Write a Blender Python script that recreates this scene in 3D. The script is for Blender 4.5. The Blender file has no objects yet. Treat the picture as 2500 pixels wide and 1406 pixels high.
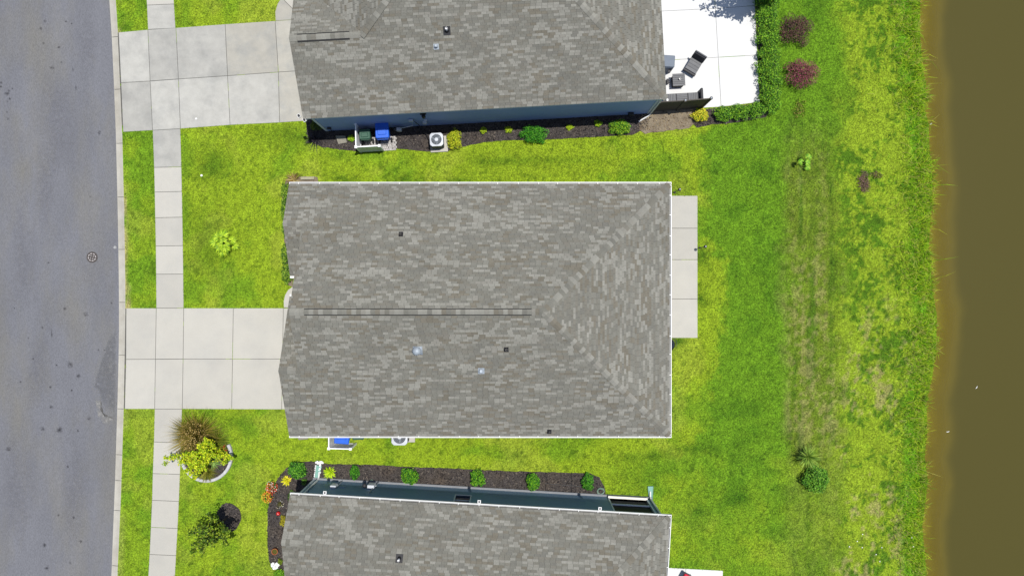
import bpy, math, random
import numpy as np
from mathutils import Vector, Matrix

# ------------------------------------------------------------------ camera, sky, sun, exposure
SC = bpy.context.scene
COL = SC.collection
F, H, CX, CY = 1620.0, 36.0, 1250.0, 703.0          # photo: 2500 x 1406, 45 px per metre on the ground

cam = bpy.data.objects.new('camera', bpy.data.cameras.new('camera'))
COL.objects.link(cam)
cam.location = (0, 0, H)
cam.rotation_euler = (0, 0, 0)
cam.data.angle = 2 * math.atan(1250 / F)
cam.data.clip_start = 0.5
cam.data.clip_end = 2000
SC.camera = cam

SUN_D = Vector((-0.22, -0.10, -1.0)).normalized()
world = bpy.data.worlds.new('World'); SC.world = world; world.use_nodes = True
nt = world.node_tree; nt.nodes.clear()
sky = nt.nodes.new('ShaderNodeTexSky'); sky.sky_type = 'NISHITA'; sky.sun_disc = False
sky.sun_elevation = math.asin(-SUN_D.z); sky.sun_rotation = math.atan2(-SUN_D.x, -SUN_D.y)
bg = nt.nodes.new('ShaderNodeBackground'); bg.inputs[1].default_value = 0.10
wo = nt.nodes.new('ShaderNodeOutputWorld')
nt.links.new(sky.outputs[0], bg.inputs[0]); nt.links.new(bg.outputs[0], wo.inputs[0])

sl = bpy.data.lights.new('sun', 'SUN'); sl.energy = 4.3; sl.angle = math.radians(0.5); sl.color = (1.0, 0.965, 0.90)
sun = bpy.data.objects.new('sun', sl); COL.objects.link(sun)
sun.rotation_euler = SUN_D.to_track_quat('-Z', 'Y').to_euler()

SC.view_settings.view_transform = 'Standard'; SC.view_settings.look = 'None'
SC.view_settings.exposure = 0.62; SC.view_settings.gamma = 1.0
SC.view_settings.use_curve_mapping = False
SC.cycles.max_bounces = 6
SC.cycles.transparent_max_bounces = 12

EXPK = 2.45      # how much brighter than its base colour a sunlit surface appears
random.seed(7)
RNG = np.random.default_rng(11)

# ------------------------------------------------------------------ helpers
def W(px, py, z=0.0):
    s = (H - z) / F
    return ((px - CX) * s, (CY - py) * s)
def W3(px, py, z=0.0):
    x, y = W(px, py, z); return Vector((x, y, z))
def PX(x, y, z=0.0):
    s = F / (H - z); return CX + x * s, CY - y * s
def lin(r, g, b, k=1.0):
    out = []
    for c in (r, g, b):
        c = c / 255.0
        out.append((c / 12.92 if c <= 0.04045 else ((c + 0.055) / 1.055) ** 2.4) * k)
    return tuple(out)
def alb(r, g, b):                # seen colour in sun -> base colour
    return lin(r, g, b, 1.0 / EXPK)

class MB:
    def __init__(s): s.v = []; s.f = []; s.c = []
    def add(s, vs, fs, col=None):
        o = len(s.v); s.v.extend([tuple(v) for v in vs])
        for f in fs:
            s.f.append(tuple(i + o for i in f)); s.c.append(col)
        return s
    def box(s, x0, y0, z0, x1, y1, z1, col=None):
        v = [(x0,y0,z0),(x1,y0,z0),(x1,y1,z0),(x0,y1,z0),(x0,y0,z1),(x1,y0,z1),(x1,y1,z1),(x0,y1,z1)]
        return s.add(v, [(3,2,1,0),(4,5,6,7),(0,1,5,4),(1,2,6,5),(2,3,7,6),(3,0,4,7)], col)
    def obox(s, c, size, rz=0.0, col=None, rx=0.0, ry=0.0):
        M = Matrix.Translation(Vector(c)) @ Matrix.Rotation(rz, 4, 'Z') @ Matrix.Rotation(rx, 4, 'X') @ Matrix.Rotation(ry, 4, 'Y')
        hx, hy, hz = size[0]/2, size[1]/2, size[2]/2
        v = [M @ Vector(p) for p in ((-hx,-hy,-hz),(hx,-hy,-hz),(hx,hy,-hz),(-hx,hy,-hz),(-hx,-hy,hz),(hx,-hy,hz),(hx,hy,hz),(-hx,hy,hz))]
        return s.add(v, [(3,2,1,0),(4,5,6,7),(0,1,5,4),(1,2,6,5),(2,3,7,6),(3,0,4,7)], col)
    def bbox(s, c, size, bev=0.03, rz=0.0, taper=1.0, col=None):
        # box with rounded upright corners and a chamfered top; taper = bottom scale
        hx, hy, hz = size[0]/2, size[1]/2, size[2]/2
        def ring(sc, ins, z):
            pts = []
            for qx, qy, a0 in ((1,1,0),(-1,1,90),(-1,-1,180),(1,-1,270)):
                for a in (0, 30, 60, 90):
                    t = math.radians(a0 + a)
                    r = bev * 1.6
                    pts.append(((qx*(hx-r-ins) + r*math.cos(t))*sc, (qy*(hy-r-ins) + r*math.sin(t))*sc, z))
            return pts
        R = Matrix.Rotation(rz, 4, 'Z'); C = Vector(c)
        rings = [ring(taper, 0, -hz), ring(1, 0, hz - bev), ring(1, bev*0.8, hz)]
        n = 16; vs = [C + R @ Vector(p) for r in rings for p in r]
        fs = [tuple(range(n-1, -1, -1)), tuple(range(2*n, 3*n))]
        for k in range(2):
            for i in range(n):
                j = (i+1) % n; fs.append((k*n+i, k*n+j, (k+1)*n+j, (k+1)*n+i))
        return s.add(vs, fs, col)
    def prism(s, poly, z0, z1, col=None):
        n = len(poly)
        a = sum(poly[i][0]*poly[(i+1)%n][1]-poly[(i+1)%n][0]*poly[i][1] for i in range(n))
        if a < 0: poly = list(poly)[::-1]
        zz0 = z0 if hasattr(z0, '__len__') else [z0]*n
        zz1 = z1 if hasattr(z1, '__len__') else [z1]*n
        v = [(p[0],p[1],zz0[i]) for i,p in enumerate(poly)] + [(p[0],p[1],zz1[i]) for i,p in enumerate(poly)]
        f = [tuple(range(n-1,-1,-1)), tuple(range(n,2*n))]
        for i in range(n):
            j = (i+1)%n; f.append((i,j,n+j,n+i))
        return s.add(v, f, col)
    def tube(s, pts, rad, n=6, col=None):
        pts = [Vector(p) for p in pts]
        rads = rad if hasattr(rad,'__len__') else [rad]*len(pts)
        vs = []; fs = []
        for k, p in enumerate(pts):
            d = (pts[min(k+1,len(pts)-1)] - pts[max(k-1,0)]).normalized()
            a = d.cross(Vector((0,0,1)) if abs(d.z) < 0.9 else Vector((1,0,0))).normalized(); b = d.cross(a)
            for i in range(n):
                t = 2*math.pi*i/n; vs.append(p + (a*math.cos(t)+b*math.sin(t))*rads[k])
        for k in range(len(pts)-1):
            for i in range(n):
                j = (i+1)%n; fs.append((k*n+i,k*n+j,(k+1)*n+j,(k+1)*n+i))
        fs.append(tuple(range(n-1,-1,-1))); fs.append(tuple(range((len(pts)-1)*n,len(pts)*n)))
        return s.add(vs, fs, col)
    def lathe(s, prof, c=(0,0,0), n=16, col=None):
        vs = []; fs = []
        for r, z in prof:
            for i in range(n):
                t = 2*math.pi*i/n; vs.append((c[0]+r*math.cos(t), c[1]+r*math.sin(t), c[2]+z))
        for k in range(len(prof)-1):
            for i in range(n):
                j = (i+1)%n; fs.append((k*n+i,k*n+j,(k+1)*n+j,(k+1)*n+i))
        fs.append(tuple(range(n-1,-1,-1))); fs.append(tuple(range((len(prof)-1)*n,len(prof)*n)))
        return s.add(vs, fs, col)
    def mesh(s, name, mat, smooth=False):
        me = bpy.data.meshes.new(name); me.from_pydata(s.v, [], s.f)
        if any(c is not None for c in s.c):
            at = me.attributes.new('Col', 'FLOAT_COLOR', 'CORNER')
            buf = []
            for f, c in zip(s.f, s.c):
                c = c or (0.5,0.5,0.5); c = tuple(c) + ((1.0,) if len(c) == 3 else ())
                buf.extend(c * len(f))
            at.data.foreach_set('color', buf)
        if smooth: me.polygons.foreach_set('use_smooth', [True]*len(me.polygons))
        me.materials.append(mat); me.update(); return me
    def build(s, name, mat, parent=None, smooth=False, kind=None):
        o = bpy.data.objects.new(name, s.mesh(name, mat, smooth)); COL.objects.link(o)
        if parent: o.parent = parent
        if kind: o['kind'] = kind
        return o

def np_obj(name, V, Fq, C, mat, parent=None, kind=None, smooth=False):
    """V (n,3), Fq (m,k) all faces the same size, C (n,3) colours per vertex or None"""
    me = bpy.data.meshes.new(name)
    V = np.asarray(V, dtype=np.float32); Fq = np.asarray(Fq, dtype=np.int32)
    m, k = Fq.shape
    me.vertices.add(len(V)); me.vertices.foreach_set('co', V.ravel())
    me.loops.add(m*k); me.loops.foreach_set('vertex_index', Fq.ravel())
    me.polygons.add(m); me.polygons.foreach_set('loop_start', np.arange(0, m*k, k, dtype=np.int32))
    me.polygons.foreach_set('use_smooth', np.full(m, smooth))
    me.update(calc_edges=True)
    if C is not None:
        at = me.attributes.new('Col', 'FLOAT_COLOR', 'POINT')
        C = np.asarray(C, dtype=np.float32)
        if C.shape[1] == 3: C = np.concatenate([C, np.ones((len(C),1), np.float32)], 1)
        at.data.foreach_set('color', C.ravel())
    me.materials.append(mat); me.validate()
    o = bpy.data.objects.new(name, me); COL.objects.link(o)
    if parent: o.parent = parent
    if kind: o['kind'] = kind
    return o

def tag(o, label=None, cat=None, group=None, kind=None):
    if label: o['label'] = label
    if cat: o['category'] = cat
    if group: o['group'] = group
    if kind: o['kind'] = kind
    return o
def thing(name, label, cat, loc=(0,0,0), rz=0.0, group=None):
    o = bpy.data.objects.new(name, None); COL.objects.link(o)
    o.empty_display_size = 0.2
    o.location = loc; o.rotation_euler = (0,0,rz)
    return tag(o, label, cat, group)

# ---- numpy value noise
def vnoise(x, y, seed=0):
    xi = np.floor(x).astype(np.int64); yi = np.floor(y).astype(np.int64)
    xf = x - xi; yf = y - yi
    u = xf*xf*(3-2*xf); v = yf*yf*(3-2*yf)
    def h(a, b):
        n = (a*374761393 + b*668265263 + seed*1442695041) & 0x7fffffff
        n = ((n ^ (n >> 13)) * 1274126177) & 0x7fffffff
        return ((n ^ (n >> 16)) & 0xffff) / 65535.0
    return (h(xi,yi)*(1-u)+h(xi+1,yi)*u)*(1-v) + (h(xi,yi+1)*(1-u)+h(xi+1,yi+1)*u)*v
def fbm(x, y, sc, oc=4, seed=0, rough=0.55):
    t = 0; a = 1; n = 0
    for i in range(oc):
        t = t + a*vnoise(x/sc, y/sc, seed+i*17); n += a; a *= rough; sc *= 0.5
    return t/n
def sstep(a, b, x):
    t = np.clip((x-a)/(b-a), 0, 1); return t*t*(3-2*t)
def in_poly(x, y, poly):
    x = np.asarray(x); inside = np.zeros(x.shape, bool); n = len(poly); j = n-1
    for i in range(n):
        xi, yi = poly[i]; xj, yj = poly[j]
        c = ((yi > y) != (yj > y)) & (x < (xj-xi)*(y-yi)/((yj-yi) or 1e-9)+xi)
        inside ^= c; j = i
    return inside

# ------------------------------------------------------------------ materials
MATS = {}
def mat(name, col=(0.5,0.5,0.5), rough=0.7, metal=0.0, var=0.0, vscale=3.0, fine=0.0, fscale=60.0, bump=0.0, bscale=80.0,
        attr=False, objvar=0.0, transl=0.0, spec=0.3, stain=None, stain_scale=0.6, stretch=None):
    if name in MATS: return MATS[name]
    m = bpy.data.materials.new(name); m.use_nodes = True; N = m.node_tree.nodes; L = m.node_tree.links
    b = N['Principled BSDF']; b.inputs['Roughness'].default_value = rough; b.inputs['Metallic'].default_value = metal
    b.inputs['Specular IOR Level'].default_value = spec
    geo = N.new('ShaderNodeNewGeometry'); pos = geo.outputs['Position']
    if stretch:
        mp = N.new('ShaderNodeMapping'); mp.inputs['Scale'].default_value = stretch; L.new(pos, mp.inputs[0]); pos = mp.outputs[0]
    if attr:
        a = N.new('ShaderNodeAttribute'); a.attribute_name = 'Col'; cur = a.outputs['Color']
    else:
        r = N.new('ShaderNodeRGB'); r.outputs[0].default_value = (*col, 1); cur = r.outputs[0]
    def noise(scale, det=4, rg=0.6):
        n = N.new('ShaderNodeTexNoise'); n.inputs['Scale'].default_value = scale; n.inputs['Detail'].default_value = det
        n.inputs['Roughness'].default_value = rg; L.new(pos, n.inputs['Vector']); return n.outputs['Fac']
    def scale_by(cur, fac, amt):
        mr = N.new('ShaderNodeMapRange'); mr.inputs['From Min'].default_value = 0.28; mr.inputs['From Max'].default_value = 0.72
        mr.inputs['To Min'].default_value = 1-amt; mr.inputs['To Max'].default_value = 1+amt; L.new(fac, mr.inputs['Value'])
        vm = N.new('ShaderNodeVectorMath'); vm.operation = 'SCALE'; L.new(cur, vm.inputs[0]); L.new(mr.outputs[0], vm.inputs['Scale'])
        return vm.outputs[0]
    if stain:
        mx = N.new('ShaderNodeMix'); mx.data_type = 'RGBA'
        mr = N.new('ShaderNodeMapRange'); mr.inputs['From Min'].default_value = 0.45; mr.inputs['From Max'].default_value = 0.7
        L.new(noise(stain_scale, 5, 0.65), mr.inputs['Value']); L.new(mr.outputs[0], mx.inputs['Factor'])
        L.new(cur, mx.inputs['A']); mx.inputs['B'].default_value = (*stain, 1); cur = mx.outputs['Result']
    if var: cur = scale_by(cur, noise(vscale), var)
    if fine: cur = scale_by(cur, noise(fscale, 2, 0.5), fine)
    if objvar:
        oi = N.new('ShaderNodeObjectInfo'); cur = scale_by(cur, oi.outputs['Random'], objvar)
    L.new(cur, b.inputs['Base Color'])
    if bump:
        bp = N.new('ShaderNodeBump'); bp.inputs['Strength'].default_value = bump; bp.inputs['Distance'].default_value = 0.02
        L.new(noise(bscale, 3, 0.6), bp.inputs['Height']); L.new(bp.outputs[0], b.inputs['Normal'])
    if transl:
        tr = N.new('ShaderNodeBsdfTranslucent'); L.new(cur, tr.inputs['Color'])
        ms = N.new('ShaderNodeMixShader'); ms.inputs[0].default_value = transl
        L.new(b.outputs[0], ms.inputs[1]); L.new(tr.outputs[0], ms.inputs[2])
        L.new(ms.outputs[0], N['Material Output'].inputs['Surface'])
    MATS[name] = m; return m

M_asph   = mat('asphalt', alb(135,136,143), 0.9, var=0.10, vscale=0.35, fine=0.20, fscale=22, bump=0.3, bscale=60, stain=alb(140,138,134), stain_scale=0.25, stretch=(1.6,0.5,1))
M_kerb   = mat('kerb_concrete', alb(218,213,200), 0.85, var=0.08, vscale=2.0, fine=0.08, fscale=30, objvar=0.04, stain=alb(204,197,182), stain_scale=0.8)
M_conc   = mat('concrete_clean', alb(221,217,206), 0.85, var=0.035, vscale=0.9, fine=0.05, fscale=28, objvar=0.05, bump=0.1, stain=alb(214,211,202), stain_scale=0.7)
M_conc_o = mat('concrete_mottled', alb(210,208,200), 0.85, var=0.10, vscale=1.6, fine=0.05, fscale=28, objvar=0.08, bump=0.1, stain=alb(192,191,185), stain_scale=0.9)
M_conc_t = mat('concrete_tan', alb(209,205,193), 0.85, var=0.08, vscale=1.6, fine=0.05, fscale=28, objvar=0.05, stain=alb(190,190,184), stain_scale=0.9)
M_patiow = mat('patio_white_paint', (0.43,0.43,0.425), 0.8, var=0.04, vscale=1.2, fine=0.02, fscale=30)
M_joint  = mat('joint_filler', alb(112,110,104), 0.95, var=0.15, vscale=4)
M_lawn   = mat('lawn_turf', attr=True, rough=0.95, fine=0.36, fscale=12, var=0.16, vscale=5.0, bump=0.9, bscale=22, spec=0.08)
M_blade  = mat('grass_blade', attr=True, rough=0.8, transl=0.25, spec=0.15)
M_leaf   = mat('leaf', attr=True, rough=0.65, transl=0.22, spec=0.3)
M_bark   = mat('bark', (0.09,0.065,0.045), 0.9, var=0.25, vscale=12, bump=0.5)
M_mulch  = mat('mulch', alb(80,74,72), 0.95, var=0.25, vscale=3, fine=0.55, fscale=24, bump=1.0, bscale=30, stain=alb(98,86,74), stain_scale=0.7)
M_chip   = mat('mulch_chip', attr=True, rough=0.95, spec=0.1)
M_soil   = mat('bare_soil', alb(160,146,124), 0.95, var=0.2, vscale=3, fine=0.3, fscale=20, bump=0.6, stain=alb(124,110,94), stain_scale=1.4)
M_ground = mat('far_ground', alb(120,150,30), 0.95, var=0.2, vscale=0.5)
M_bed    = mat('pond_bed_silt', alb(168,155,66), 0.95, var=0.22, vscale=1.3, fine=0.12, fscale=12, stain=alb(146,130,54), stain_scale=0.5)
M_shing  = mat('shingle', attr=True, rough=0.92, fine=0.16, fscale=34, var=0.07, vscale=0.6, spec=0.15)
M_deck   = mat('roof_felt', alb(96,96,92), 0.95, var=0.1, vscale=3)
M_ventbk = mat('vent_black', (0.012,0.012,0.011), 0.6)
M_white  = mat('white_aluminium', (0.47,0.47,0.46), 0.45, var=0.03, vscale=2)
M_vinyl  = mat('white_vinyl', (0.60,0.61,0.62), 0.4, var=0.03, vscale=3)
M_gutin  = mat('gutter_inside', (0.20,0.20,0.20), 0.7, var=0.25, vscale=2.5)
M_sidT   = mat('siding_blue_grey', (0.20,0.27,0.46), 0.6, var=0.06, vscale=0.8)
M_sidB   = mat('siding_teal_grey', (0.13,0.21,0.29), 0.6, var=0.06, vscale=0.8)
M_sidC   = mat('siding_pale_grey', (0.36,0.37,0.37), 0.6, var=0.06, vscale=0.8)
M_trim   = mat('trim_paint', (0.42,0.45,0.48), 0.6)
M_trimC  = mat('trim_cream', (0.50,0.49,0.44), 0.6)
M_found  = mat('foundation_concrete', alb(160,163,168), 0.9, var=0.1, vscale=3)
M_screen = mat('insect_screen', (0.006,0.007,0.011), 0.75)
M_glass  = mat('dark_glass', (0.008,0.010,0.014), 0.08, spec=0.6)
M_metal  = mat('galvanised_metal', (0.24,0.27,0.30), 0.62, metal=0.3, var=0.15, vscale=9)
M_black  = mat('black_plastic', (0.010,0.010,0.012), 0.5)
M_dark   = mat('dark_paint', (0.020,0.019,0.018), 0.55)
M_pipe   = mat('pipe_white', (0.6,0.6,0.6), 0.5)
M_acbody = mat('ac_paint', (0.36,0.38,0.41), 0.5, var=0.05, vscale=4)
M_acgril = mat('ac_grille', (0.19,0.215,0.24), 0.5)
M_acdark = mat('ac_inside', (0.045,0.05,0.06), 0.7)
M_cgreen = mat('cart_green', (0.018,0.060,0.038), 0.45, var=0.06, vscale=4)
M_cblue  = mat('cart_blue', (0.012,0.080,0.42), 0.42, var=0.06, vscale=4)
M_rubber = mat('rubber', (0.012,0.012,0.012), 0.8)
M_fence  = mat('fence_stain', (0.040,0.034,0.027), 0.7, var=0.2, vscale=4, objvar=0.12)
M_furn   = mat('furniture_grey', (0.078,0.080,0.085), 0.6, var=0.1, vscale=5, objvar=0.08)
M_furnd  = mat('furniture_dark', (0.018,0.018,0.022), 0.6)
M_cover  = mat('cover_blue_grey', (0.085,0.105,0.135), 0.6, var=0.08, vscale=5)
M_red    = mat('cushion_red', (0.42,0.012,0.030), 0.8, var=0.1, vscale=6)
M_mint   = mat('splash_mint', alb(150,205,190), 0.7, var=0.06, vscale=6)
M_stone  = mat('white_stone', (0.55,0.55,0.55), 0.8, var=0.12, vscale=9, objvar=0.12)
M_edge   = mat('edging_block', alb(226,226,228), 0.9, var=0.1, vscale=7, objvar=0.06)
M_greyst = mat('grey_stone', alb(170,165,150), 0.9, var=0.15, vscale=8)
M_terra  = mat('terracotta', alb(205,118,70), 0.8, var=0.12, vscale=8)
M_iron   = mat('cast_iron', alb(92,85,82), 0.8, var=0.15, vscale=12)
M_ironlt = mat('cast_iron_worn', alb(205,198,196), 0.7, var=0.15, vscale=20)
M_hose   = mat('hose_green', alb(150,185,165), 0.5)
M_paver  = mat('paver', alb(225,222,218), 0.9, objvar=0.0, attr=True, fine=0.08, fscale=30)
M_board  = mat('pale_board', alb(196,190,160), 0.9, var=0.2, vscale=6, stretch=(1,6,1))
M_flower = mat('petal', attr=True, rough=0.7, transl=0.2)
M_ball   = mat('red_glaze', (0.35,0.012,0.012), 0.15, spec=0.6)
M_litter = mat('litter_white', (0.6,0.6,0.58), 0.8)
M_debris = mat('tarp_grey', alb(120,125,130), 0.7, var=0.2, vscale=4)

# stain decals: colour attribute with alpha
def stain_mat():
    m = bpy.data.materials.new('road_stain'); m.use_nodes = True; N = m.node_tree.nodes; L = m.node_tree.links
    b = N['Principled BSDF']; b.inputs['Roughness'].default_value = 0.9; b.inputs['Specular IOR Level'].default_value = 0.2
    a = N.new('ShaderNodeAttribute'); a.attribute_name = 'Col'; L.new(a.outputs['Color'], b.inputs['Base Color'])
    geo = N.new('ShaderNodeNewGeometry'); n = N.new('ShaderNodeTexNoise'); n.inputs['Scale'].default_value = 6; n.inputs['Detail'].default_value = 4
    L.new(geo.outputs['Position'], n.inputs['Vector'])
    mr = N.new('ShaderNodeMapRange'); mr.inputs['From Min'].default_value = 0.3; mr.inputs['From Max'].default_value = 0.6; L.new(n.outputs['Fac'], mr.inputs['Value'])
    mu = N.new('ShaderNodeMath'); mu.operation = 'MULTIPLY'; L.new(mr.outputs[0], mu.inputs[0]); L.new(a.outputs['Alpha'], mu.inputs[1])
    t = N.new('ShaderNodeBsdfTransparent'); ms = N.new('ShaderNodeMixShader'); L.new(mu.outputs[0], ms.inputs[0])
    L.new(t.outputs[0], ms.inputs[1]); L.new(b.outputs[0], ms.inputs[2]); L.new(ms.outputs[0], N['Material Output'].inputs['Surface'])
    return m
M_stain = stain_mat()

def water_mat():
    m = bpy.data.materials.new('pond_water'); m.use_nodes = True; N = m.node_tree.nodes; L = m.node_tree.links
    b = N['Principled BSDF']; b.inputs['Roughness'].default_value = 0.12; b.inputs['IOR'].default_value = 1.33
    a = N.new('ShaderNodeAttribute'); a.attribute_name = 'Col'
    sc = N.new('ShaderNodeSeparateColor'); L.new(a.outputs['Color'], sc.inputs[0])
    mc = N.new('ShaderNodeMix'); mc.data_type = 'RGBA'; L.new(sc.outputs[1], mc.inputs['Factor'])
    mc.inputs['A'].default_value = (*alb(152,134,50), 1); mc.inputs['B'].default_value = (*alb(97,90,38), 1)
    L.new(mc.outputs['Result'], b.inputs['Base Color'])
    geo = N.new('ShaderNodeNewGeometry')
    n = N.new('ShaderNodeTexNoise'); n.inputs['Scale'].default_value = 0.9; n.inputs['Detail'].default_value = 4; L.new(geo.outputs['Position'], n.inputs['Vector'])
    ad = N.new('ShaderNodeMath'); ad.operation = 'MULTIPLY_ADD'; L.new(n.outputs['Fac'], ad.inputs[0]); ad.inputs[1].default_value = 0.12
    sp = N.new('ShaderNodeSeparateColor'); L.new(a.outputs['Color'], sp.inputs[0]); L.new(sp.outputs[0], ad.inputs[2]); ad.use_clamp = True
    n2 = N.new('ShaderNodeTexNoise'); n2.inputs['Scale'].default_value = 2.5; n2.inputs['Detail'].default_value = 3; L.new(geo.outputs['Position'], n2.inputs['Vector'])
    bp = N.new('ShaderNodeBump'); bp.inputs['Strength'].default_value = 0.05; bp.inputs['Distance'].default_value = 0.02
    L.new(n2.outputs['Fac'], bp.inputs['Height']); L.new(bp.outputs[0], b.inputs['Normal'])
    t = N.new('ShaderNodeBsdfTransparent'); t.inputs[0].default_value = (0.92,0.92,0.74,1)
    ms = N.new('ShaderNodeMixShader'); L.new(ad.outputs[0], ms.inputs[0]); L.new(t.outputs[0], ms.inputs[1]); L.new(b.outputs[0], ms.inputs[2])
    L.new(ms.outputs[0], N['Material Output'].inputs['Surface'])
    return m
M_water = water_mat()

# ------------------------------------------------------------------ setting: outlines measured on the ground (pixels)
def curve(pts):
    ys = np.array([W(0, p[1])[1] for p in pts]); xs = np.array([W(p[0], 0)[0] for p in pts])
    o = np.argsort(ys); ys, xs = ys[o], xs[o]
    def f(y):
        y = np.asarray(y, float); r = np.interp(y, ys, xs)
        lo = (xs[1]-xs[0])/(ys[1]-ys[0]); hi = (xs[-1]-xs[-2])/(ys[-1]-ys[-2])
        return np.where(y < ys[0], xs[0]+(y-ys[0])*lo, np.where(y > ys[-1], xs[-1]+(y-ys[-1])*hi, r))
    return f
kerb_l = curve([(265,0),(271,90),(276,200),(281,330),(284.5,470),(287,600),(288.3,700),(288.6,800),(287.5,880),(285,980),(282.5,1060),(279,1173),(276,1250),(270,1406)])
kerb_r = curve([(284,0),(290,90),(295,200),(300,330),(303.5,470),(306,600),(307.4,700),(307.8,800),(306.6,880),(304,980),(301.5,1060),(298,1173),(295,1250),(288,1406)])
shore = curve([(2247,0),(2246,60),(2250,150),(2262,200),(2258,260),(2268,300),(2270,360),(2278,450),(2272,540),(2268,600),(2276,700),(2288,770),(2286,860),(2275,930),(2262,985),(2264,1060),(2258,1120),(2266,1180),(2260,1230),(2252,1290),(2256,1340),(2262,1406)])

YLO, YHI = -26.0, 26.0
ground = MB().box(-260,-260,-2.9, 260,260,-2.6).build('ground', M_ground); tag(ground, kind='structure', label='grassy ground reaching away beyond the houses')

# road
ys = np.linspace(YLO, YHI, 60)
v = []; f = []
for i, y in enumerate(ys):
    v += [(-48, y, -0.075), (float(kerb_l(y))+0.05, y, -0.075)]
for i in range(len(ys)-1): f.append((2*i, 2*i+1, 2*i+3, 2*i+2))
road = MB().add(v, f).build('road', M_asph); tag(road, kind='structure', label='blue grey asphalt street along the left edge')

def decal(px, py, r, col, alpha, z=-0.0710, sx=1.0, sy=1.0, seed=0, n=14):
    rr = random.Random(seed + int(px*7+py)); x, y = W(px, py, z)
    v = [(x, y, z)]; c = [(*col, alpha)]
    for i in range(n):
        t = 2*math.pi*i/n; q = r*(0.75+0.5*rr.random())
        v.append((x+q*sx*math.cos(t), y+q*sy*math.sin(t), z)); c.append((*col, 0.0))
    Fq = [(0, 1+i, 1+(i+1)%n) for i in range(n)]
    o = np_obj('stain', v, Fq, np.array(c), M_stain, parent=road); return o
dk = alb(40,40,46)
for px, py, r in ((110,53,.10),(100,70,.09),(161,53,.06),(175,58,.05),(106,106,.07),(126,167,.14),(144,116,.09),(17,229,.13),(3,203,.09),(2,212,.07),(22,222,.08),(24,242,.08),
                  (30,217,.06),(18,248,.06),(17,274,.06),(20,290,.08),(243,323,.10),(220,481,.06),(38,455,.05),(170,890,.20),(158,754,.10),(210,767,.13),(103,799,.08),(192,918,.12),
                  (69,825,.06),(81,876,.06),(138,891,.06),(123,945,.07),(175,953,.07),(125,993,.11),(104,1047,.13),(146,1049,.18),(190,1051,.08),(20,1096,.14),(166,1139,.07),(180,1263,.08),
                  (171,1374,.09),(143,1257,.07),(108,1330,.12),(115,1385,.14),(118,641,.06),(272,740,.06),(240,854,.06),(50,932,.06),(217,1020,.12),(197,1321,.08),(255,855,.05),(35,752,.05)):
    decal(px, py, r*1.15, dk, 0.62)
for px, py, r, sy in ((126,815,.10,4.0),(242,326,.09,2.2),(150,152,.12,.6),(178,170,.10,1.5),(185,215,.12,1.5)):
    decal(px, py, r, dk, 0.5, sx=0.6, sy=sy)
for px, py, r, sx, sy in ((60,640,1.3,.8,2.2),(140,300,1.4,.8,2.4),(40,1200,1.5,.7,2.0),(180,1200,1.2,.8,2.6),(90,900,1.1,.7,2.0),(215,120,1.0,.7,2.2),(110,450,1.1,.6,2.4)):
    decal(px, py, r, alb(150,150,158), 0.35, z=-0.0725, sx=sx, sy=sy)
def blob(poly, col, a_in, a_out, z, name='stain'):
    c = np.mean(np.array(poly, float), 0); x, y = W(c[0], c[1], z); n = len(poly)
    v = [(x,y,z)]; cc = [(*col, a_in)]
    for k, al in ((0.8, a_in), (1.0, a_out)):
        for p in poly:
            q = c + (np.array(p)-c)*k; xx, yy = W(q[0], q[1], z); v.append((xx,yy,z)); cc.append((*col, al))
    tri = [(0,1+i,1+(i+1)%n) for i in range(n)]
    for i in range(n):
        j = (i+1)%n; tri += [(1+i, 1+n+i, 1+n+j), (1+i, 1+n+j, 1+j)]
    return np_obj(name, v, tri, np.array(cc), M_stain, parent=road)
# dried silt patch by the driveway apron: pale rim, darker damp middle
rim = [(284,785),(262,800),(252,830),(243,860),(232,890),(224,925),(218,955),(228,970),(232,1000),(238,1020),(255,1036),(275,1034),(283,1010),(285,950),(286,880),(286,820)]
blob(rim, alb(180,180,180), 0.32, 0.0, -0.0715)
blob([(284,800),(268,815),(256,850),(243,890),(232,925),(228,948),(240,955),(248,985),(262,1000),(280,1005),(283,950),(284,880)], alb(124,126,134), 0.30, 0.0, -0.0700)
blob([(232,975),(245,970),(244,1000),(256,1018),(280,1022),(272,1034),(252,1034),(238,1016)], alb(186,184,180), 0.75, 0.0, -0.0685)
blob([(240,818),(252,812),(250,800),(256,780),(249,780),(246,800)], alb(178,178,178), 0.4, 0.0, -0.0685)

# kerb segments
jy = [-160,-40,90,218,350,481,609,738,867,998,1110,1173,1246,1381,1500,1620]
kb = []
ys = np.linspace(YLO, YHI, 60); v = []; f = []
for y in ys: v += [(float(kerb_l(y)), y, -0.16), (float(kerb_r(y)), y, -0.06)]
for i in range(len(ys)-1): f.append((2*i,2*i+1,2*i+3,2*i+2))
kerb = MB().add(v, f).build('kerb', M_joint); tag(kerb, kind='structure', label='pale rolled concrete kerb between the street and the grass verge')
prof = [(0.0,-0.071),(0.2,-0.066),(0.5,-0.045),(0.8,-0.010),(1.0,0.004)]
for a, b in zip(jy[:-1], jy[1:]):
    y0 = W(0,a)[1]-0.012; y1 = W(0,b)[1]+0.012
    yy = np.linspace(y0, y1, 7); v = []; f = []
    for y in yy:
        l = float(kerb_l(y)); r = float(kerb_r(y))
        for t, z in prof: v.append((l+(r-l)*t, y, z))
    n = len(prof)
    for i in range(6):
        for k in range(n-1): f.append((i*n+k, (i+1)*n+k, (i+1)*n+k+1, i*n+k+1))
    MB().add(v, f).build('kerb_segment', M_kerb, kerb)

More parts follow.
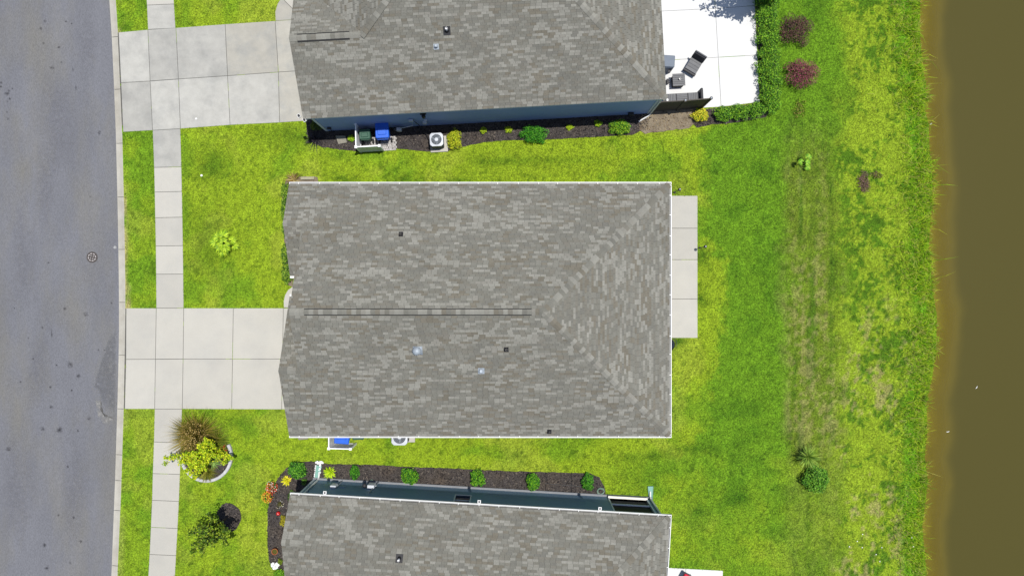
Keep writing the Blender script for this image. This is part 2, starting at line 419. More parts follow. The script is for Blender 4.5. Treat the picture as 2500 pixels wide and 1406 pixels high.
# ------------------------------------------------------------------ concrete flatwork
FLAT = []           # polygons (world) no grass grows on
def inset(poly, d):
    n = len(poly); P = [Vector(p) for p in poly]
    a = sum(P[i].x*P[(i+1)%n].y-P[(i+1)%n].x*P[i].y for i in range(n))
    if a < 0: P = P[::-1]
    out = []
    for i in range(n):
        p0, p1, p2 = P[i-1], P[i], P[(i+1)%n]
        e1 = (p1-p0).normalized(); e2 = (p2-p1).normalized()
        n1 = Vector((-e1.y, e1.x)); n2 = Vector((-e2.y, e2.x))
        b = (n1+n2); b = b/max(0.3, b.dot(n1)) if b.length > 1e-6 else n1
        out.append(p1 + b*d)
    return [(p.x,p.y) for p in out]
def slab(pxpoly, parent, m, z=0.03, gap=0.011, world=False):
    poly = pxpoly if world else [W(*p) for p in pxpoly]
    FLAT.append(poly)
    q = inset(poly, gap); q2 = inset(poly, gap+0.012)
    n = len(q); mb = MB()
    v = [(p[0],p[1],-0.03) for p in q]+[(p[0],p[1],z-0.008) for p in q]+[(p[0],p[1],z) for p in q2]
    f = [tuple(range(2*n,3*n))]
    for k in range(2):
        for i in range(n):
            j = (i+1)%n; f.append((k*n+i,k*n+j,(k+1)*n+j,(k+1)*n+i))
    return mb.add(v, f).build('slab', m, parent)
def base(name, pxpoly, label, z=0.008, m=None):
    poly = [W(*p) for p in pxpoly]
    o = MB().prism(inset(poly, 0.02), -0.05, z).build(name, m or M_joint); return tag(o, label, kind='structure')

# sidewalk
sw = [(((-8),-150),(60,-150)),]
swl = [(349,-160),(352,-90),(355,-45),(359,14),(361.5,73)]
swr = [(414,-160),(418,-92),(421,-48),(425.5,11),(429,70)]
side = base('sidewalk', [(345,-160)]+swl[1:]+[(373,319),(379,530),(382,752),(378,998),(373,1155),(362,1406),(357,1520),(424,1520),(428,1406),(440,1157),(445,998),(449,752),(445.6,530),(441,315)]+swr[::-1],
            'pale concrete sidewalk running along the street past the driveways')
for i in range(len(swl)-1): slab([swl[i],swr[i],swr[i+1],swl[i+1]], side, M_conc_o if i%2 else M_conc)
mid_l = [(373,319),(376.5,409.5),(377.8,469.5),(379,532),(380.5,601),(381.3,669.5),(382,752)]
mid_r = [(441,315),(443.5,408),(444.8,468),(446,530.5),(447.2,600),(448,669),(449,752)]
for i in range(len(mid_l)-1): slab([mid_l[i],mid_r[i],mid_r[i+1],mid_l[i+1]], side, M_conc_o if i==0 else M_conc)
lo_l = [(378,998),(376,1078),(373.2,1155),(371.5,1220),(368.6,1286),(365.5,1352),(361.5,1418),(357,1520)]
lo_r = [(445,998),(443,1080.5),(440,1157),(437.5,1223),(434.2,1289),(430.5,1355),(427,1421),(423,1520)]
for i in range(len(lo_l)-1): slab([lo_l[i],lo_r[i],lo_r[i+1],lo_l[i+1]], side, M_conc)

# driveways
top_e = [(290,80),(361.5,73.5),(430,69),(550,60),(672,52),(790,44)]
top_m = [(296,203),(367,199),(436,194),(556,186),(680,177),(790,170)]
top_b = [(301,323),(373,319),(441,315),(562,306),(683,300),(790,293)]
dr1 = base('driveway', [(286.5,80)]+top_e[1:]+top_b[:0:-1]+[(297.5,323)], 'mottled grey concrete driveway of the upper house')
for i in range(5):
    slab([top_e[i],top_e[i+1],top_m[i+1],top_m[i]], dr1, M_conc_t if i in (3,4) else M_conc_o)
    slab([top_m[i],top_m[i+1],top_b[i+1],top_b[i]], dr1, M_conc_t if i==4 else M_conc_o)
c_t = [(308.5,752),(382,752),(449,752),(570,752),(692,752),(770,752)]
c_m = [(308,877),(380,876.5),(447.5,876),(568,876),(690,876),(770,876)]
c_b = [(305,998),(378,998),(445.5,998),(566,998.5),(688,999),(770,999)]
dr2 = base('driveway', [(305.5,752)]+c_t[1:]+c_b[:0:-1]+[(301.5,998)], 'clean cream concrete driveway of the middle house')
for i in range(5):
    slab([c_t[i],c_t[i+1],c_m[i+1],c_m[i]], dr2, M_conc); slab([c_m[i],c_m[i+1],c_b[i+1],c_b[i]], dr2, M_conc)
# curved front walks
wk = base('front_walk', [(673,52),(672,30),(678,10),(688,-6),(705,-20),(770,-30),(770,44)], 'curved concrete front walk beside the upper driveway')
slab([(673,52),(672,30),(678,10),(688,-6),(697,5),(722,30),(722,49)], wk, M_conc_t); slab([(688,-6),(705,-20),(770,-30),(770,46),(722,49),(722,30),(697,5)], wk, M_conc)
wk = base('front_walk', [(693,752),(692.5,735),(696,720),(703,708),(714,700),(740,694),(790,694),(790,752)], 'curved concrete front walk beside the middle driveway')
slab([(693,751),(692.5,735),(696,720),(703,708),(714,700),(740,694),(740,751)], wk, M_conc)
slab([(740,694),(790,694),(790,751),(740,751)], wk, M_conc)
# patios
pc = base('patio', [(1575,478),(1703,478),(1703,825),(1575,825)], 'narrow plain concrete patio behind the middle house')
for a, b in ((478,557.5),(557.5,634),(634,730),(730,825)): slab([(1575,a),(1703,a),(1703,b),(1575,b)], pc, M_conc)
def rotp(o, a, u, v):      # point in a frame turned by a (pixels, image axes)
    return (o[0]+u*math.cos(a)-v*math.sin(a), o[1]+u*math.sin(a)+v*math.cos(a))
pt = base('patio', [(1560,-120),(1836,-130),(1842,0),(1855,251),(1735,263),(1560,272)], 'wide white painted patio behind the upper house', m=M_conc_o)
us = [(1560,-120,1739,-127,1836,-130),(1565,31,1746,22,1843.5,15),(1570,151,1753,141,1849,135.5),(1574,271,1760,262,1855,250)]
for (a,b,c,d,e,g),(a2,b2,c2,d2,e2,g2) in zip(us[:-1], us[1:]):
    slab([(a,b),(c,d),(c2,d2),(a2,b2)], pt, M_patiow, gap=0.012); slab([(c,d),(e,g),(e2,g2),(c2,d2)], pt, M_patiow, gap=0.012)
pb = base('patio', [(1600,1383),(1765,1392),(1759,1500),(1594,1491)], 'pale patio behind the lower house with a red chair')
slab([(1600,1383),(1674,1387),(1668,1495),(1594,1491)], pb, M_patiow, gap=0.006); slab([(1674,1387),(1765,1392),(1759,1500),(1668,1495)], pb, M_patiow, gap=0.006)

# ------------------------------------------------------------------ planting beds
BEDS = []
def bed(name, pxpoly, m, label, z=0.035, seed=1, wob=2.0):
    P = []; n = len(pxpoly); rr = random.Random(seed)
    for i in range(n):
        a = np.array(pxpoly[i], float); b = np.array(pxpoly[(i+1)%n], float)
        k = max(1, int(np.linalg.norm(b-a)/9))
        for j in range(k):
            q = a+(b-a)*j/k + np.array([rr.uniform(-wob,wob), rr.uniform(-wob,wob)])*0.5
            P.append(W(q[0], q[1]))
    BEDS.append(P)
    return tag(MB().prism(P, -0.05, z).build(name, m), label, kind='structure'), P
b_top, P_top = bed('mulch_bed', [(747,296),(750,330),(760,348),(790,360),(830,366),(872,370),(970,363),(1005,367),(1050,371),(1095,368),(1130,359),(1180,348),(1240,343),(1330,342),(1450,335),(1545,329),(1572,318),(1600,268),(1200,285),(800,305),(770,285)], M_mulch, 'dark mulch bed along the blue grey wall of the upper house', seed=1)
b_soil, P_soil = bed('soil_patch', [(1566,268),(1700,262),(1698,296),(1680,312),(1640,318),(1600,322),(1575,326),(1560,318)], M_soil, 'bare sandy soil below the dark fence', z=0.041, seed=2, wob=5)
b_hedge, P_hedge = bed('mulch_bed', [(1694,270),(1742,266),(1858,253),(1845,0),(1838,-60),(1890,-60),(1896,0),(1893,120),(1900,220),(1890,262),(1868,286),(1800,300),(1740,304),(1702,312),(1690,300)], M_mulch, 'mulch strip under the hedge around the white patio', seed=3)
b_low, P_low = bed('mulch_bed', [(668,1390),(656,1362),(653,1300),(654,1245),(661,1203),(679,1167),(700,1142),(726,1127),(762,1126),(800,1131),(900,1134),(1000,1139),(1120,1143),(1250,1150),(1350,1152),(1440,1155),(1463,1164),(1475,1188),(1481,1222),(1300,1230),(900,1205),(770,1200),(735,1230),(725,1300),(725,1390)], M_mulch, 'long mulch bed wrapping the lower house', seed=4)
ringc = (506,1112)
ring = [(ringc[0]+58*math.cos(t), ringc[1]+58*math.sin(t)) for t in np.linspace(0, 2*math.pi, 28)[:-1]]
b_ring, P_ring = bed('mulch_bed', ring, M_mulch, 'round mulch bed ringed by pale edging blocks beside the sidewalk', z=0.05, seed=5, wob=1)
t2 = (559,1262)
b_t2, P_t2 = bed('mulch_bed', [(t2[0]+30*math.cos(t), t2[1]+35*math.sin(t)) for t in np.linspace(0, 2*math.pi, 22)[:-1]], M_mulch, 'small mulch ring around the dark green tree', seed=6, wob=3)
b_nw, P_nw = bed('mulch_bed', [(700,440),(712,432),(775,432),(778,452),(720,456),(716,700),(700,694),(694,640),(694,520),(690,470)], M_soil, 'narrow dry bed at the corner of the middle house', seed=7, wob=3)

# chips scattered over the mulch
def scatter_in(polys, n, seed):
    r = np.random.default_rng(seed); out = []
    for P in polys:
        a = np.array(P); lo = a.min(0); hi = a.max(0)
        area = 0.5*abs(sum(P[i][0]*P[(i+1)%len(P)][1]-P[(i+1)%len(P)][0]*P[i][1] for i in range(len(P))))
        k = int(area*n*(hi-lo).prod()/max(area,1e-6))
        q = r.uniform(lo, hi, (k,2)); out.append(q[in_poly(q[:,0], q[:,1], P)])
    return np.concatenate(out)
def chips(name, polys, dens, seed, palette, label, size=(0.05,0.14), z0=0.05):
    q = scatter_in(polys, dens, seed); r = np.random.default_rng(seed+1); n = len(q)
    a = r.uniform(0, math.pi, n); L = r.uniform(*size, n)/2; w = L*r.uniform(.25,.5,n); tl = r.uniform(-.25,.25,(n,2))
    ax = np.stack([np.cos(a)*L, np.sin(a)*L, L*tl[:,0]], 1); bx = np.stack([-np.sin(a)*w, np.cos(a)*w, w*tl[:,1]], 1)
    c = np.concatenate([q, np.full((n,1), z0)+r.uniform(0,.02,(n,1))], 1)
    V = np.stack([c-ax, c-bx, c+ax, c+bx], 1).reshape(-1,3)
    pal = np.array(palette); cc = pal[r.integers(0,len(pal),n)]*r.uniform(.7,1.3,(n,1))
    o = np_obj(name, V, np.arange(4*n).reshape(n,4), np.repeat(cc,4,0), M_chip, kind='stuff'); return tag(o, label)
chips('mulch_chips', [P_top,P_hedge,P_low,P_ring,P_t2], 170, 5, [alb(60,55,54),alb(104,97,92),alb(82,76,72),alb(130,120,110),alb(46,42,45)], 'loose bark chips covering the planting beds')
chips('dry_litter', [P_soil,P_nw], 60, 8, [alb(190,170,130),alb(120,100,80),alb(160,140,110)], 'dry straw and twigs on the bare soil', z0=0.05)

# ------------------------------------------------------------------ houses: roof machinery
TONES = [alb(141,141,133), alb(145,145,137), alb(137,137,130), alb(149,149,141), alb(139,138,129), alb(143,141,132),
         alb(163,163,155), alb(167,167,159), alb(160,159,151), alb(171,171,163),
         alb(138,134,122), alb(142,138,126), alb(134,130,118)]
TONES = [(c[0]*1.00, c[1]*.975, c[2]*.95) for c in TONES]
TONE_MESH = {}
EXP, TABW = 0.119, 0.272
def clip(poly, conv):
    out = poly
    n = len(conv)
    for i in range(n):
        ax, ay = conv[i]; bx, by = conv[(i+1)%n]
        inp = out; out = []
        if not inp: return []
        def side(p): return (bx-ax)*(p[1]-ay)-(by-ay)*(p[0]-ax)
        for k in range(len(inp)):
            p = inp[k]; q = inp[(k+1)%len(inp)]; sp = side(p); sq = side(q)
            if sp >= 0: out.append(p)
            if (sp >= 0) != (sq >= 0):
                t = sp/(sp-sq); out.append((p[0]+(q[0]-p[0])*t, p[1]+(q[1]-p[1])*t))
    return out
def tab_mesh(ti):
    if ti not in TONE_MESH:
        g = 0.006
        a, b, z0, z1 = g, TABW-g, 0.016, 0.005
        v = [(a,0,z0),(b,0,z0),(b,EXP+.01,z1),(a,EXP+.01,z1),(a,0,0),(b,0,0),(b,EXP+.01,0),(a,EXP+.01,0)]
        TONE_MESH[ti] = MB().add(v, [(0,1,2,3),(4,5,1,0),(5,6,2,1),(7,4,0,3)], TONES[ti]).mesh('shingle', M_shing)
    return TONE_MESH[ti]

class Plane:
    """a roof slope: z = ze at the eave line through p0 with horizontal up-slope direction uh and pitch"""
    def __init__(s, p0, uh, pitch, ze):
        s.p0 = Vector((p0[0],p0[1])); s.uh = Vector(uh).normalized(); s.pitch = pitch; s.ze = ze
        c = 1/math.sqrt(1+pitch*pitch); s.c = c
        s.al = Vector((s.uh.y, -s.uh.x))                    # along the eave, so that al x up = normal upwards
        s.al3 = Vector((s.al.x, s.al.y, 0)); s.up3 = Vector((s.uh.x*c, s.uh.y*c, pitch*c)); s.n3 = s.al3.cross(s.up3)
    def z(s, x, y): return s.ze + s.pitch*(Vector((x,y))-s.p0).dot(s.uh)
    def st(s, p): d = Vector(p)-s.p0; return (d.dot(s.al), d.dot(s.uh)/s.c)
    def P(s, a, t, h=0.0):
        return Vector((s.p0.x,s.p0.y,s.ze)) + s.al3*a + s.up3*t + s.n3*h

def deck_poly(mb, pl, poly, th=0.13):
    n = len(poly)
    a = sum(poly[i][0]*poly[(i+1)%n][1]-poly[(i+1)%n][0]*poly[i][1] for i in range(n))
    if a < 0: poly = poly[::-1]
    mb.prism(poly, [pl.z(*p)-th for p in poly], [pl.z(*p) for p in poly])

def shingle_roof(roof, root, slopes, seed, vis):
    """slopes: list of (Plane, [convex xy polygons]); vis(local point)->bool; returns nothing, builds shingle parts"""
    rr = random.Random(seed); mb = MB(); single = []; cr_ph = [rr.choice((0,1)) for _ in range(97)]
    for si, (pl, polys) in enumerate(slopes):
        for poly in polys:
            q = [pl.st(p) for p in poly]
            a = sum(q[i][0]*q[(i+1)%len(q)][1]-q[(i+1)%len(q)][0]*q[i][1] for i in range(len(q)))
            if a < 0: q = q[::-1]
            s0 = min(p[0] for p in q); s1 = max(p[0] for p in q); t0 = min(p[1] for p in q); t1 = max(p[1] for p in q)
            for k in range(int(math.floor(t0/EXP+1e-4)), int(math.ceil(t1/EXP-1e-4))):
                cr = random.Random(seed*1000+si*333+k)
                off = cr.uniform(0, TABW)
                j0 = int(math.floor((s0-off)/TABW))-1; j1 = int(math.ceil((s1-off)/TABW))+1
                seqr = {}
                for j in range(j0, j1):
                    sa = off+j*TABW; tt = k*EXP
                    rect = [(sa+.006,tt),(sa+TABW-.006,tt),(sa+TABW-.006,tt+EXP),(sa+.006,tt+EXP)]
                    if sa+TABW < s0 or sa > s1: continue
                    cl = clip(rect, q)
                    if len(cl) < 3: continue
                    ar = 0.5*abs(sum(cl[i][0]*cl[(i+1)%len(cl)][1]-cl[(i+1)%len(cl)][0]*cl[i][1] for i in range(len(cl))))
                    if ar < 0.002: continue
                    P = pl.P(sa+TABW/2, tt+EXP/2)
                    if not vis(P): continue
                    # tone: short runs of tabs that step along from course to course, so they line up in wavy diagonals
                    own = random.Random(seed*5557+si*919+k*137+j*11).random(); own2 = (own*7919) % 1.0
                    ss, kk = sa/TABW, float(k); ph = cr_ph[k % 97]
                    run = random.Random(seed*77777+si*911+k*131+int(math.floor((j+ph)/2.0))*7).random()
                    bend = 1.8*math.sin(kk*0.21+si+0.05*ss)+1.2*math.sin(ss*0.10+kk*0.06+seed)
                    d1 = float(vnoise(np.array([(ss+0.62*kk*(1 if si % 2 == 0 else -1)+bend)/2.2]), np.array([kk/4.0+ss/40.0]), seed+si))
                    d2 = float(fbm(np.array([ss/3.0]), np.array([kk/4.0]), 1.0, 2, seed+si+50))
                    u = run if own < .62 else own2
                    if u < .11+.42*float(sstep(.38,.78,d1)): ti = 6+int(own2*3.99)
                    elif u > 1-.30*float(sstep(.42,.70,d2)): ti = 10+int(own*2.99)
                    else: ti = int(own2*5.99)
                    full = abs(ar-(TABW-.012)*EXP) < 1e-5
                    if full: single.append((P.z, pl, sa, tt, ti))
                    else:
                        mb_tab(mb, pl, cl, tt, ti)
    single.sort(key=lambda s: -s[0])
    for i, (z, pl, sa, tt, ti) in enumerate(single):
        if i < 300:
            o = bpy.data.objects.new('shingle', tab_mesh(ti)); COL.objects.link(o); o.parent = roof
            M = Matrix(((pl.al3.x,pl.up3.x,pl.n3.x,0),(pl.al3.y,pl.up3.y,pl.n3.y,0),(pl.al3.z,pl.up3.z,pl.n3.z,0),(0,0,0,1)))
            p = pl.P(sa, tt); M.translation = p; o.matrix_local = M
        else:
            mb_tab(mb, pl, [(sa+.006,tt),(sa+TABW-.006,tt),(sa+TABW-.006,tt+EXP+.01),(sa+.006,tt+EXP+.01)], tt, ti)
    mb.build('shingles', M_shing, roof, kind='stuff')
def mb_tab(mb, pl, cl, tt, ti):
    top = []; bot = []
    for (a, t) in cl:
        h = 0.016 + (0.005-0.016)*min(1.0,(t-tt)/EXP); top.append(pl.P(a, t, h)); bot.append(pl.P(a, t, 0))
    n = len(cl)
    mb.add(top+bot, [tuple(range(n))]+[(n+i, n+(i+1)%n, (i+1)%n, i) for i in range(n)], TONES[ti])

def caps(roof, A, B, pl1, pl2, seed, step=0.20, w=0.165, lift=0.02, name='ridge_cap'):
    """cap shingles folded over the line A->B where the two slopes meet"""
    A = Vector(A); B = Vector(B); d = (B-A); L = d.length; d.normalize()
    def side(pl):
        v = d.cross(pl.n3).normalized()
        if v.z > 0: v = -v
        return v
    s1, s2 = side(pl1), side(pl2)
    if d.cross(s1).z < 0: s1, s2, = s2, s1
    n = max(1, round(L/step)); step = L/n; rr = random.Random(seed); ms = {}
    for i in range(n):
        r = rr.random(); ti = rr.choice((0,1,2,3,4,5)) if r < .45 else (rr.choice((6,7,8,9)) if r < .92 else rr.choice((10,11,12)))
        if ti not in ms:
            e = step+0.02; h0 = lift+0.012; h1 = lift
            up = Vector((0,0,1)); v = []
            for x, h in ((0.0,h0),(e,h1)):
                v += [d*x+s1*w+up*h, d*x+up*(h+.01), d*x+s2*w+up*h]
            v += [d*0+s1*w+up*(h0-.03), d*0+up*(h0-.02), d*0+s2*w+up*(h0-.03), d*e+s1*w+up*(h1-.03), d*e+s2*w+up*(h1-.03)]
            f = [(0,1,4,3),(1,2,5,4),(6,7,1,0),(7,8,2,1),(9,6,0,3),(8,10,5,2)]
            ms[ti] = MB().add(v, f, TONES[ti]).mesh(name, M_shing)
        o = bpy.data.objects.new(name, ms[ti]); COL.objects.link(o); o.parent = roof
        o.location = A + d*(i*step)

def ridge_vent(roof, A, B, pl1, pl2, seed, w=0.175, lip=.045):
    A = Vector(A); B = Vector(B); d = (B-A).normalized()
    s1 = d.cross(pl1.n3).normalized(); s1 = -s1 if s1.z > 0 else s1
    s2 = d.cross(pl2.n3).normalized(); s2 = -s2 if s2.z > 0 else s2
    up = Vector((0,0,1)); v = []
    for E in (A, B):
        v += [E+s1*w-up*.01, E+s1*w+up*.035, E+up*.045, E+s2*w+up*.035, E+s2*w-up*.01]
    f = [(0,1,6,5),(1,2,7,6),(2,3,8,7),(3,4,9,8),(4,3,2,1,0),(5,6,7,8,9)]
    MB().add(v, f).build('ridge_vent', M_ventbk, roof)
    caps(roof, A+d*.01, B, pl1, pl2, seed, step=0.215, w=w-lip, lift=0.045)

def pipe_vent(roof, pl, x, y, h=0.30, r=0.05, flash=M_black, m=M_pipe, fl=0.105):
    z = pl.z(x, y)
    o = MB()
    a, t = pl.st((x,y))
    v = [pl.P(a+dx, t+dt, .028) for dx, dt in ((-fl,-fl*1.1),(fl,-fl*1.1),(fl,fl*1.2),(-fl,fl*1.2))]
    v += [pl.P(a+dx, t+dt, .016) for dx, dt in ((-fl,-fl*1.1),(fl,-fl*1.1),(fl,fl*1.2),(-fl,fl*1.2))]
    o.add(v, [(0,1,2,3),(4,5,1,0),(5,6,2,1),(6,7,3,2),(7,4,0,3)])
    o.lathe([(r*2.0,-.04),(r*1.8,.05),(r*1.25,.16)], (x,y,z), 14)
    ob = o.build('pipe_boot', flash, roof, smooth=False)
    MB().lathe([(r,.0),(r,h),(r*.8,h),(r*.78,h-.1)], (x,y,z), 14).build('vent_pipe', m, roof)

def metal_vent(roof, pl, x, y, s=0.16):
    z = pl.z(x,y); a, t = pl.st((x,y)); fl = s*1.25; o = MB()
    v = [pl.P(a+dx, t+dt, .028) for dx, dt in ((-fl,-fl),(fl,-fl),(fl,fl*1.1),(-fl,fl*1.1))]+[pl.P(a+dx, t+dt, .014) for dx, dt in ((-fl,-fl),(fl,-fl),(fl,fl*1.1),(-fl,fl*1.1))]
    o.add(v, [(0,1,2,3),(4,5,1,0),(5,6,2,1),(6,7,3,2),(7,4,0,3)])
    o.bbox((x,y,z+.10), (s*1.5,s*1.5,.16), .03); o.build('roof_vent', M_metal, roof)
def turbine(roof, pl, x, y, r=0.19):
    z = pl.z(x,y); a, t = pl.st((x,y)); fl = r*1.15; o = MB()
    v = [pl.P(a+dx, t+dt, .028) for dx, dt in ((-fl,-fl),(fl,-fl),(fl,fl),(-fl,fl))]+[pl.P(a+dx, t+dt, .014) for dx, dt in ((-fl,-fl),(fl,-fl),(fl,fl),(-fl,fl))]
    o.add(v, [(0,1,2,3),(4,5,1,0),(5,6,2,1),(6,7,3,2),(7,4,0,3)])
    o.lathe([(r*.75,-.05),(r*.75,.22),(r*.95,.24),(r*1.05,.34),(r*.9,.44),(r*.5,.50),(r*.1,.52)], (x,y,z), 18); o.build('roof_vent', M_metal, roof, smooth=True)
    fins = MB()
    for i in range(14):
        th = 2*math.pi*i/14
        fins.obox((x+math.cos(th)*r*1.02, y+math.sin(th)*r*1.02, z+.33), (.03,.012,.16), th+.6)
    fins.build('turbine_fins', M_metal, roof)

def gutter(root, A, B, out, z, w=0.125, name='gutter', hang=0.98, seed=0, m=M_white):
    """U channel from A to B (local xy), 'out' = outward unit vector"""
    A = Vector(A); B = Vector(B); d = (B-A); L = d.length; d.normalize(); o = Vector(out)
    mb = MB()
    def bar(o0, o1, z0, z1):
        p = [A+o*o0, B+o*o0, B+o*o1, A+o*o1]; mb.prism([(q.x,q.y) for q in p], z0, z1)
    bar(-.012, .012, z-.11, z+.004); bar(w-.04, w, z-.03, z+.008); bar(w-.014, w-.002, z-.11, z-.03)
    for E, sg in ((A, 1), (B, -1)):
        p = [E, E+o*w, E+o*w+d*.03*sg, E+d*.03*sg]; mb.prism([(q.x,q.y) for q in p], z-.11, z+.006)
    g = mb.build(name, m, root)
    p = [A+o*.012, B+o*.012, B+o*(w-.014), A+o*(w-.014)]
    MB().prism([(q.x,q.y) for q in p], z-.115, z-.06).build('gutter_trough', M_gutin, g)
    n = int(L/hang); rr = random.Random(seed)
    for i in range(n):
        c = A+d*(hang*(i+.5)+rr.uniform(-.05,.05))+o*(w*.45)
        MB().obox((c.x,c.y,z+.004), (.035,w*1.05,.018), math.atan2(d.y,d.x)).build('gutter_hanger', m, g)
    return g

# ------------------------------------------------------------------ house of the middle plan (also the lower house, turned)
ZE, PITCH = 3.4, 0.44
X1, X2, XE, YN, YS, YR = -10.95, -10.04, 7.73, 5.09, -7.24, -1.08
ZR = ZE+PITCH*(YN-YR)
XA = 1.40                                   # where the ridge meets the hips
def make_house(label, loc, rz, siding, trim, seed, vis, openings):
    root = thing('house', label, 'house', loc, rz)
    plN = Plane((0,YN), (0,-1), PITCH, ZE); plS = Plane((0,YS), (0,1), PITCH, ZE)
    plE = Plane((XE,0), (-1,0), (ZR-ZE)/(XE-XA), ZE)
    xN = lambda y: XE+(XA-XE)*(YN-y)/(YN-YR); xS = lambda y: XE+(XA-XE)*(y-YS)/(YR-YS)
    ya, yg = 3.09, -3.88                    # apexes of the two front gables
    za = plN.z(0,ya); zg = plS.z(0,yg)
    y2 = 0.60; y3 = -0.42
    plA = Plane((0,y2), (0,1), (za-3.27)/(ya-y2), 3.27)
    plG = Plane((0,y3), (0,-1), (zg-3.33)/(y3-yg), 3.33)
    slopes = [(plN, [[(X1,YN),(X1,ya),(xN(ya),ya),(XE,YN)], [(X2,ya),(X2,YR),(XA,YR),(xN(ya),ya)]]),
              (plS, [[(X1,YS),(XE,YS),(xS(yg),yg),(X1,yg)], [(X2,yg),(xS(yg),yg),(XA,YR),(X2,YR)]]),
              (plE, [[(XE,YN),(XA,YR),(XE,YS)]]),
              (plA, [[(X1,y2),(X2+.18,y2),(X2+.18,ya),(X1,ya)]]),
              (plG, [[(X1,y3),(X1,yg),(X2+.18,yg),(X2+.18,y3)]])]
    mb = MB()
    for pl, polys in slopes:
        for p in polys: deck_poly(mb, pl, p)
    roof = mb.build('roof', M_deck, root)
    shingle_roof(roof, root, slopes, seed, vis)
    caps(roof, (XE,YN,ZE), (XA,YR,ZR), plN, plE, seed+1); caps(roof, (XE,YS,ZE), (XA,YR,ZR), plS, plE, seed+2)
    caps(roof, (X1,ya,za), (X2+.1,ya,za), plN, plA, seed+3); caps(roof, (X1,yg,zg), (X2+.1,yg,zg), plS, plG, seed+4)
    xv0, xv1 = (742-CX)*(H-ZR)/F, (1298-CX)*(H-ZR)/F
    caps(roof, (X2,YR,ZR), (xv0,YR,ZR), plN, plS, seed+5); caps(roof, (xv1,YR,ZR), (XA,YR,ZR), plN, plS, seed+6)
    ridge_vent(roof, (xv0,YR,ZR), (xv1,YR,ZR), plN, plS, seed+7)
    # walls
    o = 0.18
    wx0, wx1, wy0, wy1 = X1+o, XE-o, YS+o, YN-o
    wm = MB()
    zt = ZE-.08
    if openings:      # north wall built round its openings
        th = .16
        xs = wx0; y0, y1 = wy1-th, wy1
        for (a, b, z0, z1) in openings:
            wm.box(xs, y0, .0, a, y1, zt); wm.box(a, y0, .0, b, y1, z0); wm.box(a, y0, z1, b, y1, zt); xs = b
        wm.box(xs, y0, 0, wx1, y1, zt)
        wm.box(wx0, wy0, 0, wx1, wy0+th, zt); wm.box(wx1-th, wy0+th, 0, wx1, wy1-th, zt); wm.box(wx0, y2+.12, 0, wx0+th, wy1-th, zt); wm.box(wx0, wy0+th, 0, wx0+th, y3-.12, zt); wm.box(X2+o, y3-.12, 0, X2+o+th, y2+.12, zt)
    else:
        wm.prism([(wx0,wy0),(wx1,wy0),(wx1,wy1),(wx0,wy1),(wx0,y2+.12),(X2+o,y2+.12),(X2+o,y3-.12),(wx0,y3-.12)], 0, zt)
    wall = wm.build('wall', siding, root)
    gm = MB()
    for (xa, yl, zl, yp, zp, yr, zr_) in ((wx0, wy1, ZE, ya, za, y2-.1, 3.27), (wx0, y3+.1, 3.33, yg, zg, wy0, ZE), (X2+o, ya, za, YR, ZR, yg, zg)):
        v = [(xa,yl,zt-.06),(xa,yl,zl-.1),(xa,yp,zp-.12),(xa,yr,zr_-.1),(xa,yr,zt-.06)]
        v += [(q[0]+.1,q[1],q[2]) for q in v]
        gm.add(v, [(0,1,2,3,4),(9,8,7,6,5)]+[(i,(i+1)%5,5+(i+1)%5,5+i) for i in range(5)])
    gm.build('gable_wall', siding, root)
    MB().box(wx0-.02, wy1+.002, 0, wx1+.02, wy1+.11, .14).build('foundation', M_found, root)
    MB().box(wx0-.02, wy0-.11, 0, wx1+.02, wy0-.002, .14).build('foundation', M_found, root)
    for x, y in ((wx0,wy1),(wx1,wy1),(wx0,wy0),(wx1,wy0)):
        sx = 1 if x > 0 else -1; sy = 1 if y > 0 else -1
        MB().obox((x-sx*.05, y+sy*.012, zt/2+.07), (.11,.026,zt-.14)).build('corner_board', trim, root)
        MB().obox((x+sx*.014, y-sy*.06, zt/2+.07), (.026,.11,zt-.14)).build('corner_board', trim, root)
    gutter(root, (X1,YN-.012), (XE+.11,YN-.012), (0,1), ZE-.02, seed=seed)
    gutter(root, (X1,YS+.012), (XE+.11,YS+.012), (0,-1), ZE-.02, seed=seed+9)
    gutter(root, (XE-.012,YN-.05), (XE-.012,YS+.05), (1,0), ZE-.022, seed=seed+8)
    MB().box(X1, y2-.12, 3.17, X2, y2+.01, 3.27).build('gutter', M_white, root)
    MB().box(X1, y3-.01, 3.22, X2, y3+.12, 3.32).build('gutter', M_white, root)
    MB().box(wx0-.16, wy0+.2, zt-.06, wx0-.001, y3-.2, zt-.02).build('soffit', M_white, root)
    MB().box(wx0-.16, y2+.2, zt-.06, wx0-.001, wy1-.2, zt-.02).build('soffit', M_white, root)
    return root, roof, dict(N=plN, S=plS, E=plE, wy1=wy1, wx0=wx0, wx1=wx1, zt=zt, wy0=wy0)

def lpx(px, py, pl, root=None):
    """pixel on a roof slope -> local xy (by iteration)"""
    z = 5.0
    for _ in range(12):
        x, y = W(px, py, z)
        if root is not None:
            q = Matrix.Rotation(-root.rotation_euler[2], 2) @ (Vector((x,y))-Vector(root.location[:2])); lx, ly = q.x, q.y
        else: lx, ly = x, y
        z = pl.z(lx, ly)
    return lx, ly

hm, roofm, gm_ = make_house('middle house with a whole grey shingle roof and white gutters', (0,0,0), 0.0, M_sidC, M_white, 21, lambda p: True, None)
for px, py, side, kind in ((979,572,'N','p'),(1236,853,'S','p'),(1341,1053,'S','p'),(1020,855,'S','t'),(1175,905,'S','m')):
    x, y = lpx(px, py, gm_[side])
    if kind == 'p': pipe_vent(roofm, gm_[side], x, y, m=M_black if side=='S' else M_dark)
    elif kind == 't': turbine(roofm, gm_[side], x, y)
    else: metal_vent(roofm, gm_[side], x, y, .12)
